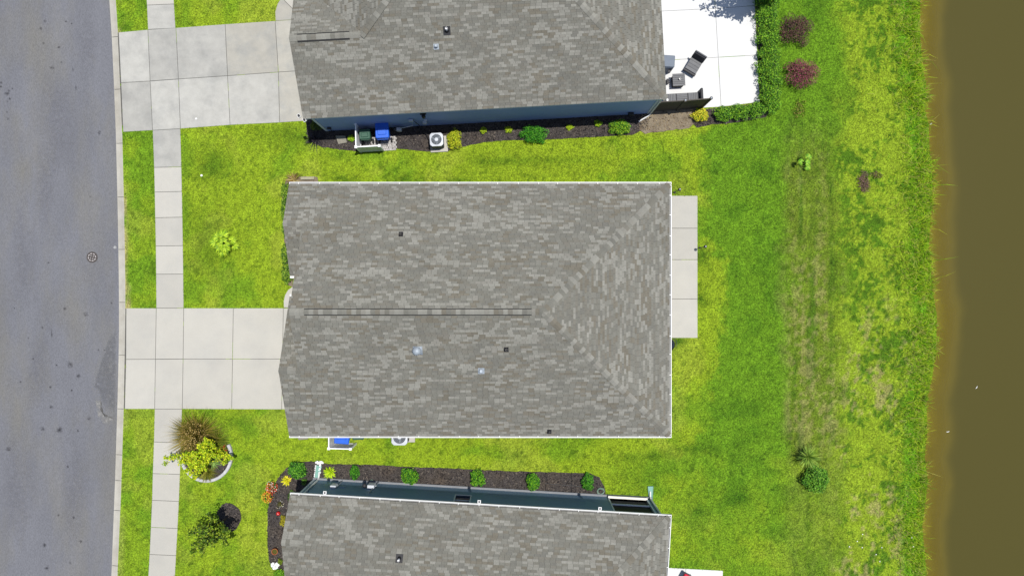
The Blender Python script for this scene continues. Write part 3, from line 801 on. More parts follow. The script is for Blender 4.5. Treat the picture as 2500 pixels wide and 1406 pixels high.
# downspouts of the middle house
def downspout(root, x, y, z1, kick, m=M_white):
    d = Vector(kick).normalized()
    mb = MB(); mb.obox((x,y,z1/2+.12), (.075,.06,z1-.3), math.atan2(d.y,d.x)+math.pi/2)
    mb.tube([(x,y,.28),(x+d.x*.08,y+d.y*.08,.14),(x+d.x*.36,y+d.y*.36,.085)], .042, 8)
    return mb.build('downspout', m, root)
downspout(hm, (771-CX)/45, gm_['wy1']+.05, ZE-.1, (0,1))
downspout(hm, 7.45, gm_['wy1']+.05, ZE-.1, (0,1))

# lower house
th_low = -math.atan2(1262-1208, (1638-708))
pw = Vector(W(708,1203,ZE)); Rl = Matrix.Rotation(th_low, 2)
locl = pw - Rl @ Vector((X1, YN+.10))
def vis_low(p):
    q = Rl @ Vector((p.x,p.y)) + locl; px, py = PX(q.x, q.y, p.z); return py < 1470
def low_local(px, py, z=0.0):
    q = Matrix.Rotation(-th_low, 2) @ (Vector(W(px,py,z))-locl); return q.x, q.y
# window (1104-1145) and screened porch (1487-1590) in the north wall
wa, wb = low_local(1118,1200)[0], low_local(1152,1200)[0]
sa, sb = low_local(1484,1220)[0], low_local(1575,1220)[0]
hl, roofl, gl_ = make_house('lower house cut by the bottom edge with teal grey siding and a screened porch', (locl.x,locl.y,0), th_low, M_sidB, M_trim, 43, vis_low,
                            [(wa, wb, 1.35, 2.75), (sa, sb, 0.36, 3.0)])
yw = gl_['wy1']
win = MB().box(wa-.06,yw-.05,1.28,wb+.06,yw+.03,1.35).box(wa-.06,yw-.05,2.75,wb+.06,yw+.03,2.82).box(wa-.06,yw-.05,1.35,wa,yw+.03,2.75).box(wb,yw-.05,1.35,wb+.06,yw+.03,2.75).build('window', M_trim, hl)
MB().box(wa,yw-.09,1.35,wb,yw-.06,2.0).build('pane', M_glass, win); MB().box(wa,yw-.07,2.06,wb,yw-.04,2.75).build('pane', M_glass, win)
MB().box(wa,yw-.09,2.0,wb,yw-.01,2.06).build('sash_rail', M_trim, win)
scr = MB().box(sa-.07,yw-.06,.36,sa,yw+.03,3.0).box(sb,yw-.06,.36,sb+.07,yw+.03,3.0).box(sa-.07,yw-.06,3.0,sb+.07,yw+.03,3.08).build('porch_screen', M_trim, hl)
MB().box(sa-.05,yw-.13,.26,sb+.05,yw+.12,.36).build('sill', M_trimC, scr)
MB().box(sa,yw-.06,1.22,sb,yw+.01,1.29).build('rail', M_trim, scr)
MB().box(sa,yw-.11,.36,sb,yw-.09,1.22).build('pane', M_screen, scr); MB().box(sa,yw-.11,1.29,sb,yw-.09,3.0).build('pane', M_screen, scr)
for px, py in ((975,1362),):
    x, y = lpx(px, py, gl_['N'], hl); pipe_vent(roofl, gl_['N'], x, y, fl=.17, h=.3, r=.05)
for px in (793,1170,1465):
    x, y = low_local(px,1200+ (px-793)*.06, ZE)
    g = MB(); g.obox((x,YN+.21,ZE-.03), (.16,.16,.05)).build('gutter_light', M_white, hl)
    MB().obox((x,YN+.21,ZE-.003), (.075,.09,.012)).build('solar_cell', M_furnd, hl)
x, y = low_local(779,1176); downspout(hl, x, yw+.06, ZE-.1, (0,1))
x, y = low_local(1586,1214); downspout(hl, x, yw+.06, ZE-.1, (0,1))
# meters and boxes on the north wall
def wallbox(root, x, y, z, s, m, name, r=.02):
    return MB().bbox((x, y+s[1]/2, z), s, r).build(name, m, root)
x, _ = low_local(829,1190); wallbox(hl, x, yw, 1.25, (.30,.16,.42), M_acbody, 'meter_box'); MB().tube([(x+.18,yw+.05,.0),(x+.16,yw+.05,1.1)], .022, 6).build('conduit', M_metal, hl)
MB().obox((x+.42,yw+.02,1.1), (.3,.03,.25)).build('cover_plate', M_sidB, hl)
x, _ = low_local(915,1190); mb = MB().bbox((x,yw+.11,.95), (.36,.2,.5), .02); mb.build('meter_box', M_acbody, hl)
MB().lathe([(.11,0),(.11,.08),(.06,.14),(.0,.15)], (x-.36,yw+.12,.95), 14).build('meter_dome', M_furnd, hl)
MB().tube([(x+.12,yw+.06,1.2),(x+.12,yw+.06,2.0)], .03, 6).build('conduit', M_metal, hl); MB().tube([(x+.22,yw+.1,.0),(x+.22,yw+.1,.9)], .03, 6).build('conduit', M_metal, hl)

# ------------------------------------------------------------------ upper house (hipped front, garage gable)
A = Vector(W(740,290.5,ZE)); B = Vector(W(1627,242,ZE))
th_up = math.atan2(B.y-A.y, B.x-A.x); LU = (B-A).length; Ru = Matrix.Rotation(th_up, 2)
hu = thing('house', 'upper house cut by the top edge with blue grey siding in shade', 'house', (A.x,A.y,0), th_up)
def up_local(px, py, z=0.0):
    q = Matrix.Rotation(-th_up, 2) @ (Vector(W(px,py,z))-A); return q.x, q.y
HW = 6.17; zr = ZE+PITCH*HW; G = 3.40; zgar = ZE+PITCH*G
plS = Plane((0,0), (0,1), PITCH, ZE); plN = Plane((0,2*HW), (0,-1), PITCH, ZE)
plE = Plane((LU,0), (-1,0), PITCH, ZE); plW = Plane((0.08,0), (1,0), PITCH, ZE); plGN = Plane((0,2*G), (0,-1), PITCH, ZE)
slu = [(plS, [[(0,0),(LU,0),(LU-G,G),(0,G)], [(0.08+G,G),(LU-G,G),(LU-HW,HW),(.08+HW,HW)]]),
       (plE, [[(LU,0),(LU,2*HW),(LU-HW,HW)]]),
       (plGN, [[(0,G),(.08+G,G),(.08,2*G),(0,2*G)]]),
       (plW, [[(.08+G,G),(.08+HW,HW),(.08,2*HW),(.08,2*G)]]),
       (plN, [[(LU,2*HW),(.08,2*HW),(.08+HW,HW),(LU-HW,HW)]])]
mb = MB()
for pl, polys in slu:
    for p in polys: deck_poly(mb, pl, p)
roofu = mb.build('roof', M_deck, hu)
def vis_up(p):
    q = Ru @ Vector((p.x,p.y)) + A; px, py = PX(q.x, q.y, p.z); return py > -70
shingle_roof(roofu, hu, slu, 65, vis_up)
caps(roofu, (LU,0,ZE), (LU-HW,HW,zr), plS, plE, 66, step=.22); caps(roofu, (.08+G-.1,G-.1,zgar), (.08+HW,HW,zr), plS, plW, 67, step=.22)
xv0, _ = lpx(725,92,plS,hu); xv1, _ = lpx(853,88,plS,hu)
caps(roofu, (0,G,zgar), (xv0,G,zgar), plS, plGN, 68); caps(roofu, (xv1,G,zgar), (.08+G,G,zgar), plS, plGN, 69)
ridge_vent(roofu, (xv0,G,zgar), (xv1,G,zgar), plS, plGN, 70, w=.22, lip=.07)
x, y = lpx(1091,76,plS,hu); pipe_vent(roofu, plS, x, y, fl=.17, h=.32, r=.055); x, y = lpx(1065,115,plS,hu); metal_vent(roofu, plS, x, y, .10)
ov = .18; zt = ZE-.08
wx0u = up_local(797,316)[0]; 
MB().prism([(wx0u,ov),(LU-ov,ov),(LU-ov,2*HW-ov),(wx0u,2*HW-ov)], 0, zt).build('wall', M_sidT, hu)
MB().box(.16, .20, zt-.06, wx0u-.002, 2*HW-.2, zt-.02).build('soffit', M_white, hu)
MB().obox((wx0u+.05,ov-.014,zt/2), (.13,.026,zt-.02)).build('corner_board', M_trim, hu)
MB().obox((LU-ov-.05,ov-.014,zt/2), (.12,.026,zt-.02)).build('corner_board', M_trim, hu)
MB().box(0,-.002,ZE-.14,LU,.03,ZE-.01).build('fascia', M_trim, hu)
gv = [(.02,.15,zt-.1),(.02,.15,ZE-.06),(.02,G,zgar-.14),(.02,2*G-.15,ZE-.06),(.02,2*G-.15,zt-.1)]
gv += [(q[0]+.1,q[1],q[2]) for q in gv]
MB().add(gv, [(0,1,2,3,4),(9,8,7,6,5)]+[(i,(i+1)%5,5+(i+1)%5,5+i) for i in range(5)]).build('gable_wall', M_sidT, hu)
MB().obox((LU-.12,ov-.06,zt/2+.1), (.075,.06,zt-.25)).tube([(LU-.12,ov-.06,.3),(LU-.2,ov-.14,.14),(LU-.75,ov-.42,.06)], .04, 8).build('downspout', M_white, hu)
for px, py in ((729.5,283),(743,293)):
    x, y = up_local(px, py, ZE); g = MB().obox((x,y,ZE-.03), (.15,.19,.07), .5).build('gutter_light', M_white, hu)
    MB().obox((x,y,ZE+.008), (.11,.14,.012), .5).build('solar_cell', M_black, g)
x, y = up_local(1048,290); MB().lathe([(.10,2.45),(.10,2.62),(.07,2.7)], (x,ov-.16,0), 14).obox((x,ov-.05,2.66),(.3,.12,.06)).build('wall_lantern', M_black, hu)
x, y = up_local(1013,300); MB().bbox((x,ov-.07,1.55),(.22,.12,.2),.02).build('hose_bib_box', M_acbody, hu)
MB().tube([(x+.12,ov-.06,1.5),(x+.34,ov-.16,.7),(x+.6,ov-.5,.25),(x+.75,ov-.75,.35)], .022, 6).build('refrigerant_line', M_black, hu)
x, y = up_local(1042,300); MB().bbox((x,ov-.08,1.0),(.2,.14,.28),.02).bbox((x+.1,ov-.06,1.45),(.16,.1,.16),.02).build('disconnect_box', M_acbody, hu)
x, y = up_local(1536,278); MB().bbox((x,ov-.1,.5),(.3,.18,.22),.03).build('crawl_vent', M_black, hu)
x, y = up_local(813,309); MB().bbox((x,ov-.06,.85),(.22,.1,.1),.02).tube([(x,ov-.06,0),(x,ov-.06,.85)],.02,6).build('hose_tap', M_furnd, hu)

# ------------------------------------------------------------------ lawn
HOUSES_W = [[(X1+.15,YN-.2),(XE-.2,YN-.2),(XE-.2,YS+.2),(X1+.15,YS+.2)],
            [tuple(Rl @ Vector(p)+locl) for p in ((X1+.15,YN-.2),(XE-.2,YN-.2),(XE-.2,YS+.2),(X1+.15,YS+.2))],
            [tuple(Ru @ Vector(p)+A) for p in ((wx0u,ov),(LU-.2,ov),(LU-.2,2*HW),(wx0u,2*HW))]]
def srgb_arr(r,g,b): return np.array(alb(r,g,b))
C_Y = srgb_arr(167,197,46); C_LY = srgb_arr(190,203,74); C_G = srgb_arr(124,172,39); C_DG = srgb_arr(72,124,26)
C_TAN = srgb_arr(200,188,124); C_OL = srgb_arr(140,152,52); C_BG = srgb_arr(124,184,36); C_BR = srgb_arr(120,104,60)
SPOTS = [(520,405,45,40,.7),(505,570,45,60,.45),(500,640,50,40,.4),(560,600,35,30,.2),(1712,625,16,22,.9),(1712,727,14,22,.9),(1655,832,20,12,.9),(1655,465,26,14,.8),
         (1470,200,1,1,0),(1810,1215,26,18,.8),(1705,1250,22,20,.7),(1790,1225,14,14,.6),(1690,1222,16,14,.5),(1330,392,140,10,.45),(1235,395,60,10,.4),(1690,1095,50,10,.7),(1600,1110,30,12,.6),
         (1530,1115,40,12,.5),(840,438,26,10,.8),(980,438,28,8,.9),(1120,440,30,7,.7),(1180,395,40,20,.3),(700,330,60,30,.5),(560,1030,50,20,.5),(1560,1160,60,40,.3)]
def lawn_col(x, y):
    X, Y = PX(x, y)
    n_big = fbm(x, y, 3.2, 4, 3); n_mid = fbm(x, y, 1.1, 4, 9); n_f = fbm(x, y, .34, 3, 15); n_rag = fbm(x, y, .6, 5, 29, .7)
    n_str = fbm(x*2.2, y*.35, 1.0, 4, 33)
    # front and side lawn: yellow green with greener drifts
    g = sstep(.46, .64, n_big*.6+n_mid*.4)*.75
    g = np.maximum(g, (1-sstep(0, 26, np.abs(X-450)))*.65*sstep(.3,.6,n_mid))
    g = np.where(X < 400, .35+.5*sstep(.4,.6,n_mid), g)
    col = C_Y[None]*(1-g[:,None]) + C_G[None]*g[:,None]
    ly = sstep(.55,.72, fbm(x,y,1.8,3,71))*.4; col = col*(1-ly[:,None])+C_LY[None]*ly[:,None]
    # dry edge along the kerb
    dry = (1-sstep(4,20,X-PX(kerb_r(y),0)[0]))*sstep(.40,.62,fbm(x*1.5,y*.5,.9,3,44))*np.where((Y>480)&(Y<760)|(Y<90),1,.25)
    dry = np.where(X<400, dry, 0); col = col*(1-dry[:,None])+C_TAN[None]*dry[:,None]
    # south part greener
    s = sstep(1090,1150,Y)*sstep(1450,1600,X)*.62*sstep(.25,.6,n_mid*.5+n_rag*.5); col = col*(1-s[:,None])+C_G[None]*s[:,None]
    # deep green belt behind the houses
    bx = np.interp(Y, [-200,0,150,270,330,420,480,560,640,760,860,930,1050,1130,1406,1700],[1860,1860,1870,1850,1700,1712,1725,1716,1762,1770,1745,1738,1725,1650,1650,1650])
    e = sstep(-18, 18, X-bx+(n_rag-.5)*90); fade = sstep(1060,1150,Y+(n_mid-.5)*110); e = e*(1-fade*(1-(.25+.55*sstep(.4,.6,n_big))))
    gr = C_G*1.0; col = col*(1-e[:,None])+gr[None]*e[:,None]
    dk = e*sstep(.5,.68,n_mid)*.40; col = col*(1-dk[:,None])+C_DG[None]*dk[:,None]
    # worn streaky belt
    wz = sstep(1895,1950,X+(n_mid-.5)*60)*(1-sstep(2040,2090,X+(n_mid-.5)*60))*sstep(250,420,Y)*(1-sstep(1080,1200,Y)*.55)
    ol = wz*(.40+.35*n_rag); col = col*(1-ol[:,None])+C_OL[None]*ol[:,None]
    dg = wz*sstep(.48,.64,fbm(x*3.0,y*.25,1.0,4,33)*.7+n_rag*.3)*.6; col = col*(1-dg[:,None])+C_DG[None]*dg[:,None]
    n_fine = fbm(x,y,.22,2,83); tn = wz*sstep(.47,.60,.45*fbm(x*3.2,y*.22,1.2,4,51)+.15*n_rag+.40*n_fine)*.48*(.35+.65*sstep(480,760,Y))*(1-.7*sstep(1020,1130,Y)); col = col*(1-tn[:,None])+C_TAN[None]*tn[:,None]
    # yellow belt with ragged dark clover before the bank
    yz = sstep(2020,2085,X+(n_mid-.5)*90)
    up = yz*.9; mixy = C_Y*.90+C_LY*.14
    col = col*(1-up[:,None])+mixy[None]*up[:,None]
    cl = yz*sstep(.49,.56, .36*fbm(x,y,1.4,3,61)+.34*fbm(x,y,.42,4,63,.7)+.30*fbm(x,y,.16,2,65)+.010*sstep(700,150,Y)-.030); cl = cl*.90; col = col*(1-cl[:,None])+(C_DG*.68+C_G*.30)[None]*cl[:,None]
    pale = yz*sstep(.54,.66,.6*fbm(x*1.4,y*.6,.9,4,77)+.4*fbm(x,y,.2,2,85))*.7*sstep(600,900,Y); col = col*(1-pale[:,None])+C_TAN[None]*pale[:,None]
    # lush bank
    sh = PX(shore(y),0)[0]; bk = sstep(66,30,sh-X+(n_mid-.5)*40)
    bc = C_BG[None]*(.55+.75*n_f[:,None]); col = col*(1-bk[:,None])+bc*bk[:,None]
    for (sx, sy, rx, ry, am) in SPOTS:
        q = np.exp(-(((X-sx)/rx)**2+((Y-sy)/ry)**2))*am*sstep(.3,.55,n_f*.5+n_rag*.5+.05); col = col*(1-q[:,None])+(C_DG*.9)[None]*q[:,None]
    # small dark flecks
    fl = sstep(.74,.80,vnoise(x/.13,y/.13,91))*.45*(1-.6*yz); col = col*(1-fl[:,None])+(C_DG*.6)[None]*fl[:,None]
    return col*(.80+.40*n_f[:,None])
def lawn_z(x, y):
    d = shore(y)-x
    return -0.42*sstep(1.5, -0.1, d) + .012*fbm(x,y,.5,2,5)

ny, nx = 380, 420
yy = np.linspace(YLO, YHI, ny); tt = np.linspace(0, 1, nx)
l = kerb_r(yy)-.03; r = shore(yy)+.25
XX = l[:,None]+(r-l)[:,None]*tt[None]; YY = np.repeat(yy[:,None], nx, 1)
xf, yf = XX.ravel(), YY.ravel()
idx = np.arange(ny*nx).reshape(ny,nx)
Fq = np.stack([idx[:-1,:-1],idx[:-1,1:],idx[1:,1:],idx[1:,:-1]], -1).reshape(-1,4)
lawn = np_obj('lawn', np.stack([xf,yf,lawn_z(xf,yf)],1), Fq, lawn_col(xf,yf), M_lawn, smooth=True)
tag(lawn, 'yellow green lawn around the three houses with worn streaks near the pond', kind='structure')

def free(x, y, pad=True):
    m = np.ones(len(x), bool)
    for P in FLAT+BEDS+HOUSES_W:
        a = np.array(P); bb = (x > a[:,0].min()-.1)&(x < a[:,0].max()+.1)&(y > a[:,1].min()-.1)&(y < a[:,1].max()+.1)
        ii = np.nonzero(bb)[0]
        if len(ii): m[ii] &= ~in_poly(x[ii], y[ii], P)
    return m
N = 560000
gx = RNG.uniform(-21.6, 23.2, N); gy = RNG.uniform(-16.3, 16.3, N)
ok = (gx > kerb_r(gy)+.02)&(gx < shore(gy)-.05); gx, gy = gx[ok], gy[ok]
ok = free(gx, gy); gx, gy = gx[ok], gy[ok]; n = len(gx)
an = RNG.uniform(0, 2*math.pi, n); ln = RNG.uniform(.045,.11,n); wd = RNG.uniform(.008,.018,n); hz = RNG.uniform(.015,.05,n)
bx = np.cos(an); by = np.sin(an); z0 = lawn_z(gx,gy)+.004
V = np.stack([np.stack([gx-by*wd, gy+bx*wd, z0],1), np.stack([gx+by*wd, gy-bx*wd, z0],1), np.stack([gx+bx*ln, gy+by*ln, z0+hz],1)], 1).reshape(-1,3)
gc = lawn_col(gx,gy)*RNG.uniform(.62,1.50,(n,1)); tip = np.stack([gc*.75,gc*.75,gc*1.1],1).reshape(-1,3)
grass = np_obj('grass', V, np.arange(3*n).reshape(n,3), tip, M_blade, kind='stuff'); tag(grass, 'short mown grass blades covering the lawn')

# ------------------------------------------------------------------ pond
ny, nx = 200, 60
yy = np.linspace(-60, 60, ny); tt = np.linspace(0,1,nx)**2.2
l = shore(yy)-.35; XX = l[:,None]+(70-l)[:,None]*tt[None]; YY = np.repeat(yy[:,None],nx,1); d = XX-shore(yy)[:,None]
Z = -.40-np.clip(d+.2,0,None)*.22-.35*sstep(1.2,3.0,d); Z = np.maximum(Z,-2.2)-(d<-.05)*.1
idx = np.arange(ny*nx).reshape(ny,nx); Fq = np.stack([idx[:-1,:-1],idx[:-1,1:],idx[1:,1:],idx[1:,:-1]],-1).reshape(-1,4)
pbed = np_obj('pond_bed', np.stack([XX.ravel(),YY.ravel(),Z.ravel()],1), Fq, None, M_bed, smooth=True); tag(pbed, 'sandy brown pond bed showing near the bank', kind='structure')
ny, nx = 240, 90
yy = np.linspace(-60, 60, ny); tt = np.linspace(0,1,nx)**2.6
l = shore(yy)-.3; XX = l[:,None]+(70-l)[:,None]*tt[None]; YY = np.repeat(yy[:,None],nx,1); d = XX-shore(yy)[:,None]
wob = (fbm(XX.ravel(),YY.ravel(),1.2,3,8).reshape(d.shape)-.5)*.5; dep = sstep(.25,1.9,d+wob)
op = .18+.82*sstep(.05,1.6,d+wob)
idx = np.arange(ny*nx).reshape(ny,nx); Fq = np.stack([idx[:-1,:-1],idx[:-1,1:],idx[1:,1:],idx[1:,:-1]],-1).reshape(-1,4)
pond = np_obj('pond', np.stack([XX.ravel(),YY.ravel(),np.full(XX.size,-.36)],1), Fq, np.stack([op.ravel(),dep.ravel(),dep.ravel()],1), M_water, smooth=True); tag(pond, 'still muddy brown pond along the right edge', kind='structure')

# ------------------------------------------------------------------ plants
def leafset(P, Nrm, L, Wd, C, seed):
    """diamond leaves at P with normals Nrm"""
    r = np.random.default_rng(seed); n = len(P)
    Nrm = Nrm/np.linalg.norm(Nrm,axis=1,keepdims=True)
    t = r.normal(size=(n,3)); t -= (t*Nrm).sum(1,keepdims=True)*Nrm; t /= np.linalg.norm(t,axis=1,keepdims=True)
    b = np.cross(Nrm,t); L = np.broadcast_to(np.asarray(L,float).reshape(-1,1),(n,1)); Wd = np.broadcast_to(np.asarray(Wd,float).reshape(-1,1),(n,1))
    V = np.stack([P-t*L/2, P-b*Wd/2+Nrm*Wd*.18, P+t*L/2-Nrm*L*.12, P+b*Wd/2+Nrm*Wd*.18],1).reshape(-1,3)
    return V, np.arange(4*n).reshape(n,4), np.repeat(C,4,0)
def pal(cols, n, r, j=.25):
    c = np.array([alb(*q) for q in cols])
    gm = (c[:,1] > c[:,0])&(c[:,1] > c[:,2]); c[gm] *= np.array([1.22,1.0,.6])
    return np.minimum(c[r.integers(0,len(c),n)]*1.55*r.uniform(1-j,1+j,(n,1)), .8)
def shrub(name, label, px, py, rx, ry, h, cols, n=900, leaf=(.07,.13), seed=0, group=None, cat='shrub', lobes=7, z=.03, up=.5, spread=1.0):
    r = np.random.default_rng(seed+int(px)); x, y = W(px,py)
    o = thing(name, label, cat, (x,y,z), 0, group)
    # lobes on the dome
    k = int(lobes*1.5)+2; ii = np.arange(k); a = ii*2.39996+r.uniform(-.35,.35,k)+r.uniform(0,6.28); q = np.sqrt((ii+.5)/k)*.60*spread*r.uniform(.85,1.12,k)
    LC = np.stack([q*np.cos(a)*rx, q*np.sin(a)*ry, (1-q**2)*h*.62*r.uniform(.75,1.1,k)],1); LR = r.uniform(.28,.44,k)
    w = r.integers(0,k,n); d = r.normal(size=(n,3)); d /= np.linalg.norm(d,axis=1,keepdims=True); d[:,2] = np.where(d[:,2]<-.3,-d[:,2],d[:,2])
    rad = LR[w]*np.cbrt(r.uniform(.25,1,n))
    P = LC[w]+d*rad[:,None]*np.array([rx,ry,h*.75]); P[:,2] = np.maximum(P[:,2],.03)
    Nm = d*np.array([1,1,1])+np.array([0,0,up])+r.normal(size=(n,3))*.35
    V,Fq,C = leafset(P,Nm,r.uniform(*leaf,n),r.uniform(*leaf,n)*.55,pal(cols,n,r),seed+1)
    np_obj('foliage', V,Fq,C,M_leaf,o)
    mb = MB()
    for i in range(min(k,6)): mb.tube([(0,0,-.02),tuple(LC[i]*np.array([.4,.4,.5])),tuple(LC[i])],[.018,.012,.006],5)
    mb.build('stem', M_bark, o)
    return o
def blades(n, L, wd, r, spread=(.2,1.2), droop=.5, base_r=.05, seg=3):
    """arching strap leaves from one crown; returns V,F,t"""
    a = r.uniform(0,2*math.pi,n); el = r.uniform(*spread,n); ln = r.uniform(.7,1.1,n)*L
    b0 = np.stack([np.cos(a),np.sin(a)],1)*r.uniform(0,base_r,(n,1)); dr = droop*r.uniform(.5,1.5,n)
    rows = []
    for s in range(seg+1):
        t = s/seg; hor = np.sin(el)*ln*t*(1+.3*t*dr); ver = np.cos(el)*ln*t - dr*ln*t*t*.55
        w = wd*(1-t)**.7 if s < seg else 0.0
        c = np.stack([b0[:,0]+np.cos(a)*hor, b0[:,1]+np.sin(a)*hor, np.maximum(.02,ver+.02)],1); sd = np.stack([-np.sin(a),np.cos(a),np.zeros(n)],1)*(w+.0008)
        rows += [c-sd,c+sd]
    V = np.stack(rows,1); m = 2*(seg+1); base_i = (np.arange(n)*m)[:,None]
    Fq = np.concatenate([base_i+np.array([[2*s,2*s+1,2*s+3,2*s+2]]) for s in range(seg)],0)
    return V.reshape(-1,3), Fq, m
def tuft(name, label, px, py, n, L, wd, cols, seed=0, spread=(.2,1.2), droop=.5, base_r=.05, cat='grass clump', group=None, z=.03, scale=(1,1,1)):
    r = np.random.default_rng(seed+int(px)); x, y = W(px,py); o = thing(name,label,cat,(x,y,z),0,group)
    V,Fq,m = blades(n,L,wd,r,spread,droop,base_r); V = V*np.array(scale)
    np_obj('leaves',V,Fq,np.repeat(pal(cols,n,r),m,0),M_leaf,o); return o
def flowers(o, n, R, h, cols, seed, size=.06):
    r = np.random.default_rng(seed); a = r.uniform(0,2*math.pi,n); q = np.sqrt(r.uniform(0,1,n))*R
    P = np.stack([q*np.cos(a),q*np.sin(a),h*(1-.4*(q/R)**2)+r.uniform(-.03,.05,n)],1); Nm = np.tile([0,0,1.],(n,1))+r.normal(size=(n,3))*.35
    V,Fq,C = leafset(P,Nm,r.uniform(.7,1.2,n)*size,r.uniform(.7,1.2,n)*size*.9,pal(cols,n,r,.15),seed+3); np_obj('blossoms',V,Fq,C,M_flower,o)

GD = [(38,110,22),(58,140,28),(28,84,20),(84,160,40)]
GM = [(84,156,28),(110,178,36),(60,124,24),(130,196,50)]
GY = [(166,208,40),(190,222,60),(140,186,36),(120,160,30)]
# upper bed
shrub('shrub','small bright green plant left of the white trash screen',859,339,.22,.24,.28,GM+GY,260,seed=1,group='plants in the upper bed')
shrub('shrub','square yellow green shrub touching the air conditioner',1110,344,.48,.58,.62,[(178,206,44),(200,220,66),(150,184,34),(120,150,28)],1300,(.06,.11),seed=2,group='plants in the upper bed',lobes=12,spread=1.25)
shrub('shrub','small yellow green plant just right of the square yellow shrub',1180,320,.26,.22,.25,GY,260,seed=3,group='plants in the upper bed')
shrub('shrub','small yellow green plant left of the big dark green shrub',1241,318,.28,.22,.25,GY,260,seed=4,group='plants in the upper bed')
shrub('shrub','largest dark green shrub in the upper bed',1302,332,.85,.55,.75,[(40,128,20),(66,158,34),(26,92,16),(96,180,50)],2300,(.05,.10),seed=5,group='plants in the upper bed',lobes=14,spread=1.2)
shrub('shrub','small yellow plant between the two large shrubs of the upper bed',1390,312,.26,.20,.22,GY,240,seed=6,group='plants in the upper bed')
shrub('shrub','pale twin plant left of the round green shrub near the soil patch',1459,303,.30,.22,.25,GY+GM,260,seed=7,group='plants in the upper bed')
shrub('shrub','round light speckled green shrub at the right end of the upper bed',1512,314,.68,.48,.65,GM+[(160,200,60),(40,100,20)],1700,(.05,.10),seed=8,group='plants in the upper bed',lobes=11,spread=1.2)
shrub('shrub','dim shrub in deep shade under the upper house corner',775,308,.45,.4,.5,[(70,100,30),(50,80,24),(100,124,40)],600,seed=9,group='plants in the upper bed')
tuft('spiky_plant','dark purple spiky plant at the left tip of the upper bed',770,340,70,.75,.02,[(30,26,34),(46,40,48),(60,56,60)],seed=10,spread=(.5,1.4),cat='plant')
# hedge
HG = [(86,156,30),(112,182,44),(58,118,20),(144,204,64),(40,88,16)]
hy = [-25,8,38,70,103,137,170,203,235]
words = ['topmost bush of the patio hedge in tree shade','second bush of the right hedge from the top','third bush of the right hedge from the top','fourth bush of the right hedge from the top','fifth bush of the right hedge from the top','fourth bush of the right hedge above its corner','third bush of the right hedge above its corner','second bush of the right hedge above its corner','bush of the right hedge just above its corner']
for i, py in enumerate(hy):
    shrub('hedge_bush', words[i], 1864+py*.032+(4 if i%2 else 0), py+2, .74,.60,.85, HG, 2000,(.05,.10), seed=20+i, group='hedge bushes around the white patio', cat='hedge bush', lobes=10, spread=1.2)
for i,(px,py,lb) in enumerate(((1876,262,'corner bush of the hedge around the white patio'),(1838,272,'bottom hedge bush next to the corner bush'),(1800,277,'bottom hedge bush midway along the patio'),(1762,282,'bottom hedge bush touching the yellow bush'))):
    shrub('hedge_bush', lb, px, py, .62,.50,.72, HG, 1600,(.05,.10), seed=40+i, group='hedge bushes around the white patio', cat='hedge bush', lobes=10, spread=1.2)
shrub('hedge_bush','bright yellow bush at the end of the hedge by the fence',1706,286,.55,.38,.55,[(226,220,40),(240,232,70),(190,200,40),(120,160,30)],1100,(.06,.11),seed=45,cat='hedge bush',lobes=9,spread=1.2)
# purple shrubs
shrub('purple_shrub','dark maroon shrub, the upper of two beside the hedge',1936,80,1.08,.98,.9,[(104,68,64),(84,52,56),(126,86,80),(64,42,46),(110,88,66)],2700,(.05,.09),seed=50,lobes=12,spread=1.2)
shrub('purple_shrub','reddish purple shrub, the lower of two beside the hedge',1951,186,1.08,.92,.95,[(150,70,88),(122,56,70),(172,96,108),(94,46,56),(138,100,82)],2800,(.05,.09),seed=51,lobes=12,spread=1.2)
shrub('scrub','low dry purple brown scrub in the yellow grass near the pond',2108,446,.45,.8,.16,[(128,98,92),(104,80,76),(150,120,104),(112,110,50)],700,(.05,.10),seed=52,cat='scrub',lobes=9)
shrub('scrub','thin purple stalks trailing right of the dry scrub',2137,428,.5,.3,.12,[(128,108,84),(112,110,50),(150,150,60)],160,(.05,.10),seed=53,cat='scrub',lobes=5)
shrub('shrub','round bright green ball shrub near the pond',1984,1164,.78,.76,.95,[(78,146,38),(100,168,52),(54,114,26),(122,184,70)],2600,(.07,.14),seed=54,lobes=22,spread=1.25)
shrub('scrub','low brown weed heap on the grass above the dark palm stain',1950,266,.45,.7,.12,[(150,140,70),(120,160,40),(90,130,30)],260,(.05,.12),seed=55,cat='scrub',lobes=9)
